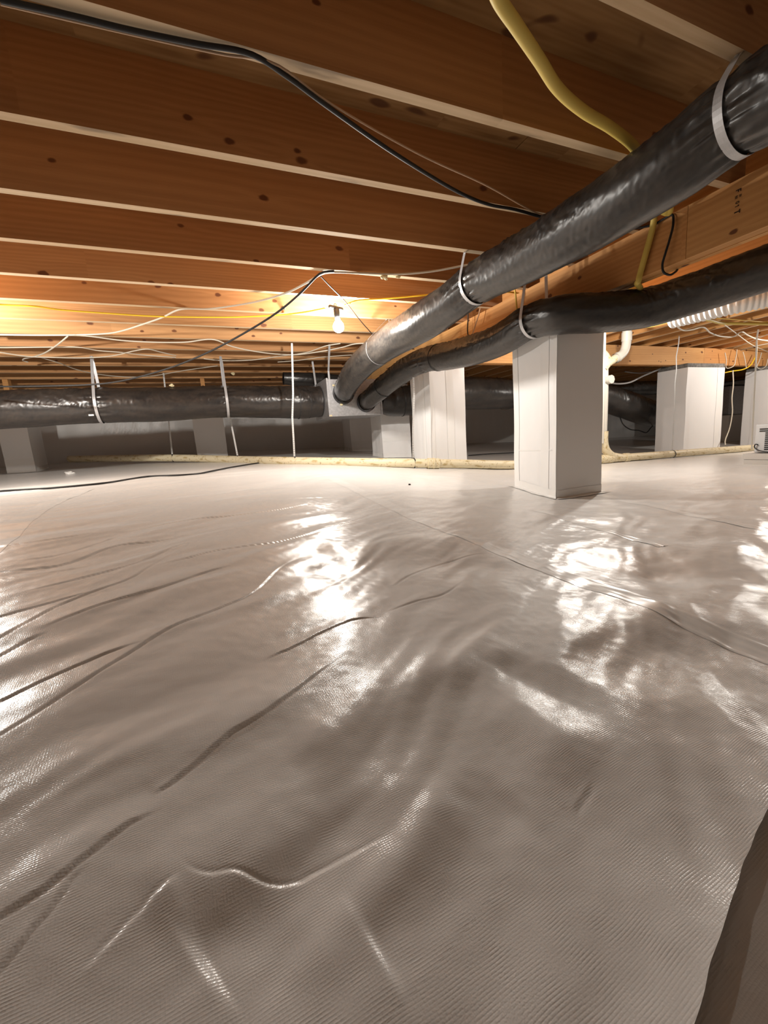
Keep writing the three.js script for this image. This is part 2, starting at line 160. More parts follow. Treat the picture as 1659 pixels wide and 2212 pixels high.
// string-reinforced film: ribs about 5 mm apart that come and go, weaker cross threads, small crinkles (tiles every 20 cm)
const weave = (() => {
  const S = 1024, P = Math.PI * 2, wrapN = (x, y, f, k) => {             // noise that repeats over the tile
    const a = N3(x * f, y * f, k), b = N3((x - 1) * f, y * f, k), c = N3(x * f, (y - 1) * f, k), d = N3((x - 1) * f, (y - 1) * f, k); return (a * (1 - x) + b * x) * (1 - y) + (c * (1 - x) + d * x) * y; };
  return texture(S, S, (i, j) => {
    const x = i / S, y = j / S, wx = 0.12 * wrapN(x, y, 7, 1) / 10, wy = 0.12 * wrapN(x, y, 4, 2) / 10, m1 = 0.65 + 1.1 * wrapN(x, y, 9, 3), m2 = 0.5 + 1.3 * wrapN(x, y, 11, 4);
    const r1 = 0.5 + 0.5 * Math.cos(P * 72 * (y + wy)), r2 = 0.5 + 0.5 * Math.cos(P * 60 * (x + wx)), n = wrapN(x, y, 60, 5), n2 = wrapN(x, y, 130, 6), n3 = wrapN(x, y, 22, 7);
    const v = 84 + 92 * m1 * r1 * r1 + 40 * m2 * Math.pow(r2, 2.4) + 52 * n + 66 * n2 + 14 * n3; return [v, v, v];
  }, false, 1 / 0.2, 1 / 0.2);
})();
const concreteTexture = texture(256, 256, (i, j) => { const v = 128 + 60 * fbm(i / 24, j / 24, 7, 5) + 30 * N3(i / 2.1, j / 2.1, 3); return [v, v * 0.985, v * 0.955]; }, true, 2, 2);
const pipeTexture = texture(256, 64, (i, j) => { const b = smooth(0.05, 0.45, fbm(i / 22, j / 9, 5, 4)), s = smooth(0.25, 0.5, fbm(i / 7, j / 5, 8, 3)); let c = mixc([222, 210, 178], [176, 154, 104], b); return mixc(c, [110, 84, 48], s * 0.6); }, true, 1.0, 1);
const zincTexture = texture(256, 256, (i, j) => { const v = 182 + 26 * fbm(i / 13, j / 13, 2, 4) + 8 * N3(i / 5, j / 5, 4); return [v, v, v * 1.01]; }, true, 2, 2);

// ---------------------------------------------------------------- materials
const std = (o) => new THREE.MeshStandardMaterial(o);
const lin = (r, g, b) => new THREE.Color().setRGB(r, g, b);
const M = {
  liner: std({ color: lin(0.78, 0.765, 0.745), roughness: 0.25, bumpMap: weave, bumpScale: 0.00034, side: THREE.DoubleSide }),
  wrap: std({ color: lin(0.82, 0.81, 0.80), roughness: 0.36, bumpMap: weave, bumpScale: 0.00018, side: THREE.DoubleSide }),
  tape: std({ color: lin(0.83, 0.82, 0.80), roughness: 0.25, side: THREE.DoubleSide }),
  wallLiner: std({ color: lin(0.78, 0.765, 0.745), roughness: 0.28, bumpMap: weave, bumpScale: 0.0005 }),
  block: std({ map: concreteTexture, color: lin(0.75, 0.75, 0.75), roughness: 0.92, bumpMap: concreteTexture, bumpScale: 0.003 }),
  ply: std({ map: plyTexture, roughness: 0.8 }),
  jacket: std({ color: lin(1, 1, 1), vertexColors: true, roughness: 0.31 }),
  blackCable: std({ color: lin(0.008, 0.008, 0.009), roughness: 0.6 }),
  brownCable: std({ color: lin(0.035, 0.02, 0.013), roughness: 0.6 }),
  tanCable: std({ color: lin(0.40, 0.26, 0.16), roughness: 0.5 }),
  whiteCable: std({ color: lin(0.55, 0.50, 0.41), roughness: 0.5 }),
  greyCable: std({ color: lin(0.42, 0.42, 0.42), roughness: 0.5 }),
  yellowCable: std({ color: lin(0.85, 0.55, 0.03), roughness: 0.45 }),
  gas: std({ color: lin(0.62, 0.46, 0.10), roughness: 0.55 }),
  zinc: std({ map: zincTexture, metalness: 0.75, roughness: 0.42 }),
  strap: std({ map: zincTexture, color: lin(1.1, 1.1, 1.1), metalness: 0.45, roughness: 0.45, side: THREE.DoubleSide }),
  pvc: std({ map: pipeTexture, roughness: 0.5 }),
  cleanPvc: std({ color: lin(0.60, 0.575, 0.51), roughness: 0.4 }),
  foam: std({ color: lin(0.72, 0.62, 0.38), roughness: 0.9 }),
  whiteFlex: std({ color: lin(0.82, 0.81, 0.79), roughness: 0.45 }),
  rubber: std({ color: lin(0.018, 0.018, 0.02), roughness: 0.5 }),
  housing: std({ color: lin(0.52, 0.53, 0.54), roughness: 0.45 }),
  padmat: std({ color: lin(0.50, 0.48, 0.45), roughness: 0.8 }),
  dark: std({ color: lin(0.01, 0.01, 0.011), roughness: 0.6 }),
  bulb: std({ color: lin(1, 0.96, 0.9), roughness: 0.3, emissive: BULB_COLOR, emissiveIntensity: 300 }),
};
const SIDE_TONES = [[[188, 139, 90], [142, 96, 54]], [[182, 133, 84], [134, 90, 50]], [[195, 147, 98], [150, 104, 62]], [[178, 129, 82], [130, 88, 50]], [[197, 151, 104], [154, 108, 66]]];
const sideWood = SIDE_TONES.map(([a, b], i) => std({ map: woodTexture(11 + i * 7, a, b, 9, 0), roughness: 0.72 }));
const EDGE = [[[214, 190, 158], [176, 148, 112]], [[208, 182, 148], [168, 138, 100]]];
const edgeWood = EDGE.map(([a, b], i) => std({ map: woodTexture(71 + i * 5, a, b, 2, 0.5), roughness: 0.8 }));
const beamWood = [std({ map: woodTexture(101, [206, 156, 98], [162, 108, 56], 9, 0.2), roughness: 0.72 }), std({ map: woodTexture(113, [212, 160, 100], [170, 116, 60], 7, 0), roughness: 0.72 }), std({ map: woodTexture(127, [204, 150, 92], [158, 104, 54], 8, 0), roughness: 0.72 })];

// ---------------------------------------------------------------- ground height
const floorSpline = (() => {
  const P = FLOOR_POINTS, n = P.length, m = n + 3, A = Array.from({ length: m }, () => new Float64Array(m + 1)), phi = (r2) => r2 > 1e-12 ? 0.5 * r2 * Math.log(r2) : 0;
  for (let i = 0; i < n; i++) { for (let j = 0; j < n; j++) A[i][j] = phi((P[i][0] - P[j][0]) ** 2 + (P[i][1] - P[j][1]) ** 2) + (i === j ? 0.02 : 0); A[i][n] = A[n][i] = 1; A[i][n + 1] = A[n + 1][i] = P[i][0]; A[i][n + 2] = A[n + 2][i] = P[i][1]; A[i][m] = P[i][2]; }
  for (let c = 0; c < m; c++) { let b = c; for (let r = c + 1; r < m; r++) if (Math.abs(A[r][c]) > Math.abs(A[b][c])) b = r; [A[c], A[b]] = [A[b], A[c]]; for (let r = 0; r < m; r++) if (r !== c) { const f = A[r][c] / A[c][c]; if (f) for (let k = c; k <= m; k++) A[r][k] -= f * A[c][k]; } }
  const W = A.map((row, i) => row[m] / row[i]);
  return (x, z) => { let s = W[n] + W[n + 1] * x + W[n + 2] * z; for (let i = 0; i < n; i++) s += W[i] * phi((P[i][0] - x) ** 2 + (P[i][1] - z) ** 2); return s; };
})();
// the spline is smooth: look it up on a 6 cm table
const TX0 = -4.8, TZ0 = -7.8, TS = 0.06, TW = 296, TH = 166, table = new Float32Array(TW * TH);
for (let j = 0; j < TH; j++) for (let i = 0; i < TW; i++) table[j * TW + i] = floorSpline(TX0 + i * TS, TZ0 + j * TS);
function baseY(x, z) {
  const u = clamp((x - TX0) / TS, 0, TW - 1.001), v = clamp((z - TZ0) / TS, 0, TH - 1.001), i = Math.floor(u), j = Math.floor(v), a = u - i, b = v - j, k = j * TW + i;
  return (table[k] * (1 - a) + table[k + 1] * a) * (1 - b) + (table[k + TW] * (1 - a) + table[k + TW + 1] * a) * b;
}
const prepped = (list) => list.map(([a, w, pts]) => {
  const c = new THREE.CatmullRomCurve3(pts.map((p) => V(p[0], 0, p[1])), false, 'centripetal').getPoints(pts.length * 5).map((p) => [p.x, p.z]);
  let x0 = 1e9, x1 = -1e9, z0 = 1e9, z1 = -1e9; for (const p of c) { x0 = Math.min(x0, p[0]); x1 = Math.max(x1, p[0]); z0 = Math.min(z0, p[1]); z1 = Math.max(z1, p[1]); }
  return { a, w, c, x0, x1, z0, z1 };
});
const creases = prepped(CREASES), folds = prepped(SOFT_FOLDS);
function nearest(L, x, z, reach) {                   // signed distance (positive on the far side) and place along the line
  if (x < L.x0 - reach || x > L.x1 + reach || z < L.z0 - reach || z > L.z1 + reach) return null;
  let best = 1e9, sg = 1, at = 0; const c = L.c;
  for (let i = 0; i < c.length - 1; i++) {
    const ax = c[i][0], az = c[i][1], bx = c[i + 1][0] - ax, bz = c[i + 1][1] - az, l2 = bx * bx + bz * bz, t = clamp(((x - ax) * bx + (z - az) * bz) / l2, 0, 1), dx = x - ax - t * bx, dz = z - az - t * bz, d = dx * dx + dz * dz;
    if (d < best) { best = d; sg = dx * bz - dz * bx > 0 ? 1 : -1; at = (i + t) / (c.length - 1); }
  }
  return [Math.sqrt(best) * sg, at];
}
function groundY(x, z) {
  let y = baseY(x, z);
  const right = smooth(0.1, 0.9, x + 0.25 * z + 0.25), near = smooth(-4.5, -2.2, z) * smooth(5, 3, x), u = x * 0.85 - z * 0.53, v = x * 0.53 + z * 0.85;
  y += 0.010 * fbm(u * 1.1 + 3, v * 2.6, 1, 2) * (0.35 + 0.65 * near);
  y += (0.0045 * (1 - right) + 0.0028) * N3(u * 2.3, v * 9.5 + 1.3 * N3(u * 2, v * 3, 5), 2) * near;
  y += 0.012 * right * fbm(x * 2.6, z * 2.9, 3, 2) * near;
  y += 0.0030 * N3(u * 3.2, v * 17 + 1.5 * N3(u * 3, v * 5, 9), 12) * near * smooth(-2.4, -1.2, z);
  y += 0.0024 * (0.3 + right) * N3(x * 9, z * 12, 4) * near;
  const patch = smooth(-0.1, 0.4, N3(x * 1.4, z * 1.4, 21)); y += 0.0015 * patch * N3(u * 7, v * 34, 6) * near + 0.0004 * N3(x * 40, z * 44, 8) * near;
  for (const L of folds) { const q = nearest(L, x, z, L.w * 2.6); if (q) { const e = smooth(0, 0.18, q[1]) * smooth(1, 0.82, q[1]); y += L.a * e * Math.exp(-((q[0] / L.w) ** 2)); } }
  for (const L of creases) {
    const q = nearest(L, x, z, L.w * 3); if (!q) continue;
    const e = smooth(0, 0.22, q[1]) * smooth(1, 0.7, q[1]) * (0.9 + 0.3 * N3(q[1] * 5, L.a * 900, 3)), d = q[0] + 0.0012 * N3(q[1] * 14, L.a * 700, 5);
    y += L.a * e * (d > 0 ? Math.exp(-d / L.w * 1.4) : 1) * smooth(-0.0012, 0.0022, d) - 0.0011 * e * Math.exp(-(((d + 0.001) / 0.0028) ** 2));
  }
  return y;
}
const seamTurn = 0.09;
const linerUv = (x, z) => [x * Math.cos(seamTurn) - z * Math.sin(seamTurn), x * Math.sin(seamTurn) + z * Math.cos(seamTurn)];

// ---------------------------------------------------------------- floor
const floor = structure('floor');
{
  const axis = (stops) => { const a = [stops[0][0]]; for (let i = 1; i < stops.length; i++) { const [to, step] = stops[i], from = a[a.length - 1], n = Math.round((to - from) / step); for (let k = 1; k <= n; k++) a.push(from + (to - from) * k / n); } return a; };
  const xs = axis([[-4.6], [-1.8, 0.06], [-1.3, 0.014], [-0.55, 0.006], [-0.35, 0.004], [0.9, 0.0029], [1.2, 0.005], [1.9, 0.008], [3.2, 0.018], [5, 0.05], [12.6, 0.14]]);
  const zs = axis([[-7.5], [-4.2, 0.09], [-3.0, 0.03], [-2.2, 0.012], [-1.25, 0.0058], [-0.95, 0.0036], [-0.13, 0.0026], [0.3, 0.03], [2.0, 0.12]]);
  const nx = xs.length, nz = zs.length, pos = new Float32Array(nx * nz * 3), uv = new Float32Array(nx * nz * 2), idx = new Uint32Array((nx - 1) * (nz - 1) * 6); let k = 0, t = 0;
  for (let j = 0; j < nz; j++) for (let i = 0; i < nx; i++) { const x = xs[i], z = zs[j], q = linerUv(x, z); pos[k * 3] = x; pos[k * 3 + 1] = groundY(x, z); pos[k * 3 + 2] = z; uv[k * 2] = q[0]; uv[k * 2 + 1] = q[1]; k++; }
  for (let j = 0; j < nz - 1; j++) for (let i = 0; i < nx - 1; i++) { const a = j * nx + i, b = a + 1, c = a + nx, d = c + 1; idx[t++] = a; idx[t++] = d; idx[t++] = b; idx[t++] = a; idx[t++] = c; idx[t++] = d; }
  const g = new THREE.BufferGeometry(); g.setAttribute('position', new THREE.BufferAttribute(pos, 3)); g.setAttribute('uv', new THREE.BufferAttribute(uv, 2)); g.setIndex(new THREE.BufferAttribute(idx, 1)); g.computeVertexNormals();
  console.log('floor', nx, nz, (nx - 1) * (nz - 1) * 2);
  part('vapor_barrier', g, M.liner, floor);
  part('soil_base', box(-4.7, 12.7, -1.0, -0.8, -7.6, 2.1), M.block, floor);
  // seam tape laid over the joints between liner sheets
  const tapeStrip = (pts, w, name, seed) => {
    const c = new THREE.CatmullRomCurve3(pts.map((p) => V(p[0], 0, p[1])), false, 'centripetal'), L = c.getLength(), n = Math.ceil(L / 0.008);
    const cp = c.getSpacedPoints(n);
    part(name, grid(14, n, (u, v) => {
      const i = Math.round(v * n), p = cp[i], q = cp[Math.min(i + 1, n)], o = cp[Math.max(i - 1, 0)], dx = q.x - o.x, dz = q.z - o.z, l = Math.hypot(dx, dz) || 1, s = (u - 0.5) * w * (1 + 0.05 * N3(v * L * 9, u > 0.5 ? 3 : 1, seed));
      const x = p.x - dz / l * s, z = p.z + dx / l * s, wr = 0.0016 * smooth(0.3, 0.75, v) * Math.max(0, N3(u * 5.5, v * L * 7, seed + 3)) * 2;
      return [x, groundY(x, z) + 0.0007 + wr, z, u * 0.1, v * L];
    }), M.tape, floor);
  };
  tapeStrip([[0.755, -2.75], [0.762, -2.573], [0.798, -2.131], [0.851, -1.681], [0.902, -1.379], [0.942, -1.147], [0.972, -0.961], [0.993, -0.825], [1.005, -0.706], [1.012, -0.629], [1.018, -0.565], [1.026, -0.493], [1.034, -0.4], [1.05, -0.2]], 0.085, 'seam_tape', 1);
  tapeStrip([[2.395, -2.15], [2.362, -1.968], [2.311, -1.674], [2.25, -1.343], [2.2, -1.124], [2.165, -0.955], [2.13, -0.7]], 0.07, 'seam_tape', 2);
  tapeStrip([[-0.63, -1.5], [-0.638, -1.64], [-0.657, -1.844], [-0.67, -2.127], [-0.665, -2.383], [-0.64, -2.7]], 0.08, 'seam_tape', 3);
  tapeStrip([[1.62, -1.75], [1.6, -1.5], [1.58, -1.25], [1.55, -1.0]], 0.05, 'seam_tape', 4);
  // loose edge of the upper sheet, curled up near the camera
  const edge = [[0.92, -0.292], [0.74, -0.262], [0.573, -0.23], [0.482, -0.207], [0.436, -0.192], [0.384, -0.176], [0.34, -0.163], [0.306, -0.152], [0.24, -0.13], [0.1, -0.085]];
  const ec = new THREE.CatmullRomCurve3(edge.map((p) => V(p[0], 0, p[1])), false, 'centripetal'), en = 220, ep = ec.getSpacedPoints(en), flapW = 0.16;
  const flapAt = (s, v) => { const i = clamp(Math.round(v * en), 1, en - 1), p = ep[Math.round(v * en)], a = ep[i - 1], b = ep[i + 1], l = Math.hypot(b.x - a.x, b.z - a.z), nx2 = (b.z - a.z) / l, nz2 = -(b.x - a.x) / l, w = 0.0016 * N3(v * 20, 0, 2); const x = p.x + nx2 * (s + w) * -1, z = p.z + nz2 * (s + w) * -1; return [x, z]; };
  const flapGeo = (off) => grid(40, en, (u, v) => { const s = flapW * (1 - u), [x, z] = flapAt(s, v), lift = 0.017 * Math.pow(u, 2.6) * (0.85 + 0.4 * N3(v * 5, 1, 3)), q = linerUv(x, z); return [x, groundY(x, z) + 0.0012 + lift + off, z, q[0], q[1]]; });
  part('liner_flap', mergeGeometries([flapGeo(0), flapGeo(-0.0011)]), M.liner, floor);
}

// ---------------------------------------------------------------- walls
function wall(name, x0, x1, z0, z1, inward, y0 = -0.9, y1 = 0.93) {
  const w = structure(name, [(x0 + x1) / 2, y0, (z0 + z1) / 2]);
  part('foundation_wall', box(x0, x1, y0, y1, z0, z1), M.block, w);
  const alongX = x1 - x0 > z1 - z0, L = alongX ? x1 - x0 : z1 - z0, face = alongX ? (inward > 0 ? z1 : z0) : (inward > 0 ? x1 : x0);
  part('wall_liner', grid(Math.round(L * 22), 40, (u, v) => {
    const a = (alongX ? x0 : z0) + u * L, y = y0 + v * (y1 - y0 - 0.03), o = 0.012 + 0.006 * N3(a * 9, y * 1.2, 3) + 0.004 * N3(a * 24, y * 2, 8) + 0.006 * N3(a * 1.4, y * 3, 5), f = face + inward * o;
    return alongX ? [a, y, f, a, y] : [f, y, a, a, y];
  }), M.wallLiner, w);
  const t0 = alongX ? [x0, x1, y1, y1 + 0.038, z0 + 0.02, z1 - 0.02] : [x0 + 0.02, x1 - 0.02, y1, y1 + 0.038, z0, z1];
  part('sill_plate', box(...t0), beamWood[1], w);
  part('rim_board', box(alongX ? x0 : (inward > 0 ? x0 + 0.02 : x1 - 0.06), alongX ? x1 : (inward > 0 ? x0 + 0.06 : x1 - 0.02), y1 + 0.04, 1.216, alongX ? (inward > 0 ? z0 + 0.02 : z1 - 0.06) : z0, alongX ? (inward > 0 ? z0 + 0.06 : z1 - 0.02) : z1), beamWood[2], w);
}
wall('wall_back', -4.7, 12.7, -7.6, -7.4, 1);
wall('wall_front', -4.7, 12.7, 1.9, 2.1, -1);
wall('wall_left', -4.7, -4.5, -7.4, 1.9, 1);
wall('wall_right', 12.5, 12.7, -7.4, 1.9, -1);

// ---------------------------------------------------------------- ceiling: joists and subfloor
const JB = 0.988, JT = 1.218, ceiling = structure('ceiling', [4, JT, -2.8]);
{
  const joistX = (n) => {                 // runs left to right
    const zf = -(1.247 + 0.4064 * n), g = box(-4.5, 2.306, JB, JT, zf, zf + 0.036, n * 1.37 + 11, n * 0.11);
    const m = part('floor_joist', g, [sideWood[(n + 20) % 5], sideWood[(n + 20) % 5], edgeWood[(n + 20) % 2], edgeWood[(n + 20) % 2], sideWood[(n + 20) % 5], sideWood[(n + 20) % 5]], ceiling); return m;
  };
  for (let n = -7; n <= 14; n++) joistX(n);
  for (let k = 0; k < 25; k++) {            // runs front to back on the right of the girder
    const x = 2.52 + 0.4064 * k, g = box(x, x + 0.036, JB, JT, -7.4, 1.9, k * 1.7 + 5, k * 0.13), s = beamWood[k % 3], e = edgeWood[k % 2];
    part('floor_joist', g, [s, s, e, e, s, s], ceiling);
  }
  let i = 0;
  for (let x = -4.7; x < 12.6; x += 2.44) for (let z = -7.6, r = 0; z < 2.0; z += 1.22, r++) {
    const a = x + (r % 2 ? 0 : -1.22), x0 = Math.max(a, -4.7) + 0.0015, x1 = Math.min(a + 2.44, 12.7) - 0.0015; if (x1 - x0 < 0.05) continue;
    part('subfloor_sheet', box(x0, x1, JT, JT + 0.019, z + 0.0015, Math.min(z + 1.22, 2.1) - 0.0015, i * 0.37, i++ * 0.61), M.ply, ceiling);
  }
  part('floor_slab', box(-4.8, 12.8, JT + 0.02, JT + 0.1, -7.7, 2.2), M.ply, ceiling);
}

// ---------------------------------------------------------------- girders of three planks
function girder(label, alongX, a0, a1, splits, near, dir) {
  const y0 = 0.757, y1 = 0.9875, g = thing('support_girder', label, 'beam', alongX ? [(a0 + a1) / 2, y0, near] : [near, y0, (a0 + a1) / 2]);
  for (let k = 0; k < 3; k++) {
    const s = [a0, ...splits[k], a1], n0 = near + dir * k * 0.0345, n1 = n0 + dir * 0.0335, dy = k === 1 ? 0.003 : 0;
    for (let i = 0; i < s.length - 1; i++) {
      const b = alongX ? box(s[i] + 0.001, s[i + 1] - 0.001, y0 + dy, y1 - dy, Math.min(n0, n1), Math.max(n0, n1), k * 1.9 + i * 0.7, k * 0.31) : box(Math.min(n0, n1), Math.max(n0, n1), y0 + dy, y1 - dy, s[i] + 0.001, s[i + 1] - 0.001, k * 1.9 + i * 0.7, k * 0.31);
      part('plank', b, beamWood[(k + i) % 3], g);
    }
  }
  return g;
}
const girderNear = girder('long brown built-up girder crossing from upper right, dark ink stamp on its side', false, -7.38, 1.88, [[-5.2, -3.1, -1.378], [-4.1, -1.9], [-5.6, -2.6, 0.2]], 2.2, 1);
const girderFar = girder('brightly lit orange girder on wrapped piers behind the drain riser', true, 2.312, 12.4, [[4.1, 6.573, 9.4], [5.2, 8.2], [3.6, 7.1, 10.2]], -3.8, -1);
{
  // ink stamp, reading downwards
  const c = document.createElement('canvas'); c.width = 512; c.height = 160; const x = c.getContext('2d'); x.clearRect(0, 0, 512, 160); x.fillStyle = '#1d0903';
  x.font = 'bold 120px sans-serif'; x.fillText('F', 8, 120); x.font = 'bold 62px sans-serif'; x.fillText('H', 120, 66); x.fillText('M', 112, 128); x.font = 'bold 84px sans-serif'; x.fillText('0', 214, 112); x.fillText('1', 272, 114); x.font = 'bold 130px sans-serif'; x.fillText('T', 360, 122);
  const t = new THREE.CanvasTexture(c); t.colorSpace = THREE.SRGBColorSpace;
  const g = new THREE.PlaneGeometry(0.118, 0.037); g.rotateZ(-Math.PI / 2); g.rotateY(-Math.PI / 2); g.translate(2.1992, 0.893, -1.176);
  const p = part('ink_stamp', g, std({ map: t, transparent: true, roughness: 0.8, polygonOffset: true, polygonOffsetFactor: -1 }), girderNear, 'dark ink grade stamp');
  p.castShadow = false;
  const r = rngOf(5);
  for (let i = 0; i < 16; i++) { const xx = 4.4 + r() * 5, yy = 0.79 + r() * 0.16, h = new THREE.CylinderGeometry(0.006, 0.006, 0.003, 8); h.rotateX(Math.PI / 2); h.translate(xx, yy, -3.799); part('nail_head', h, M.dark, girderFar); }
}

// ---------------------------------------------------------------- piers wrapped in white film
function pier(x0, x1, z0, z1, top, label, opt = {}) {                // z0 = front (larger z), z1 = back
  const cx = (x0 + x1) / 2, cz = (z0 + z1) / 2, by = groundY(cx, cz), y0 = by - 0.12, capH = opt.cap ?? 0.05, yt = top - capH, sd = opt.seed ?? cx * 3 + cz;
  const g = thing('wrapped_pier', label, 'pier', [cx, by, cz], 'white wrapped piers');
  const bulge = (x, y, z) => { const k = 1.5 * (opt.loose ?? 1); return [0.004 * k * N3(x * 3 + sd, y * 2.2, z * 3) + 0.0016 * k * N3(x * 14, y * 3 + sd, z * 14), 0, 0.004 * k * N3(x * 3, y * 2.2 + 9, z * 3 + sd) + 0.0016 * k * N3(x * 14 + 4, y * 3, z * 14 + sd)]; };
  const facePatch = (f, u0, u1, v0, v1, off, nu, nv) => grid(nu, nv, (u, v) => {
    const a = u0 + (u1 - u0) * u, y = v0 + (v1 - v0) * v; let x, z, nx = 0, nz = 0, uu;
    if (f === 'front') { x = x0 + a * (x1 - x0); z = z0; nz = 1; uu = x; } else if (f === 'back') { x = x1 - a * (x1 - x0); z = z1; nz = -1; uu = x; } else if (f === 'left') { x = x0; z = z1 + a * (z0 - z1); nx = -1; uu = z; } else { x = x1; z = z0 + a * (z1 - z0); nx = 1; uu = z; }
    const b = bulge(x, y, z); return [x + b[0] + nx * off, y, z + b[2] + nz * off, uu, y];
  });
  const F = ['front', 'right', 'back', 'left'];
  part('wrap', mergeGeometries(F.map((f) => facePatch(f, 0, 1, y0, yt, 0, 20, 50))), M.wrap, g);
  part('block_core', box(x0 + 0.02, x1 - 0.02, y0, yt - 0.01, z1 + 0.02, z0 - 0.02), M.block, g);
  if (capH > 0) part('cap_block', box(x0 + 0.004, x1 - 0.004, yt, top - 0.001, z1 + 0.004, z0 - 0.004), M.block, g);
  const base = (x, z) => groundY(x, z);
  for (const [f, a, b, v0, v1] of opt.tapes ?? []) part('tape_strip', facePatch(f, a, b, v0 ?? by + 0.02, v1 ?? yt - 0.004, 0.0022, 5, 40), M.tape, g);
  // skirt of film taped down onto the floor liner
  for (const [f, ax, az, bx, bz, nx, nz] of [['front', x0, z0, x1, z0, 0, 1], ['left', x0, z1, x0, z0, -1, 0], ['right', x1, z0, x1, z1, 1, 0]]) {
    if (opt.skirt && !opt.skirt.includes(f)) continue;
    part('base_flap', grid(30, 10, (u, v) => {
      const t = v * 2 - 1, ex = 0.045 * Math.max(0, t), k = (u * 2 - 1) * ex, x = ax + (bx - ax) * u + nx * ex + (bx - ax ? Math.sign(bx - ax) * k * 0.9 : 0), z = az + (bz - az) * u + nz * ex + (bz - az ? Math.sign(bz - az) * k * 0.9 : 0);
      const up = t < 0 ? -t * 0.05 : 0, b = bulge(x, base(x, z) + up, z), w = t < 0 ? 1 : 1 - t, of = 0.003 + 0.002 * N3(u * 9, v * 3, sd);
      return [x + b[0] * w + nx * of, base(x, z) + 0.003 + up + 0.004 * Math.max(0, N3(u * 7, v * 2, sd + 3)), z + b[2] * w + nz * of, u * 0.4, v * 0.1];
    }), M.tape, g);
  }
  return g;
}
pier(2.05, 2.45, -2.02, -2.42, 0.756, 'tall white wrapped pier nearest the camera, standing in front of the drain pipe', { cap: 0.03, seed: 2, tapes: [['left', 0.0, 0.13], ['left', 0.66, 0.84], ['left', 0.93, 1.0], ['front', 0, 0.04], ['left', 0.13, 0.9, -0.13, -0.122]] });
pier(2.05, 2.45, -3.62, -4.02, 0.756, 'white wrapped pier with wet-looking glossy front, left of the nearest pier', { cap: 0.02, seed: 5, loose: 1.4, skirt: ['front', 'left'], tapes: [['left', 0.55, 0.72], ['front', 0.46, 0.66], ['front', 0, 0.1]] });
pier(2.05, 2.45, -4.89, -5.25, 0.756, 'dim white pier with flared base behind the metal duct box', { seed: 7, loose: 2.2, tapes: [['front', 0, 1, 0.0, 0.05]] });
pier(2.05, 2.43, -6.14, -6.5, 0.756, 'dimmest white pier far back, partly hidden behind another pier', { seed: 9, loose: 1.6, tapes: [['front', 0, 1, -0.02, 0.04]] });
pier(6.0, 6.82, -3.66, -4.06, 0.756, 'wide white pier with a brightly lit front under the orange girder', { cap: 0.055, seed: 11, loose: 1.2, skirt: ['front'], tapes: [['front', 0.80, 0.94], ['left', 0.62, 0.68]] });
pier(8.12, 8.94, -3.66, -4.06, 0.756, 'grey white pier at the right edge behind the dehumidifier', { cap: 0.055, seed: 13, skirt: ['front'] });
const pierLeft = pier(-2.14, -1.87, -6.0, -6.42, 0.62, 'dim grey pier at the left edge under the black trunk duct', { seed: 15, cap: 0, tapes: [['front', 0, 1, 0.02, 0.09]] });
const pierMid = pier(-0.14, 0.235, -6.0, -6.38, 0.62, 'dim grey pier below the black trunk duct, between two pipe hangers', { seed: 17, cap: 0 });
part('timber_post', box(-2.03, -1.98, 0.62, 0.987, -6.16, -6.07), beamWood[2], pierLeft); part('timber_post', box(0.02, 0.07, 0.62, 0.987, -6.16, -6.07), beamWood[2], pierMid);

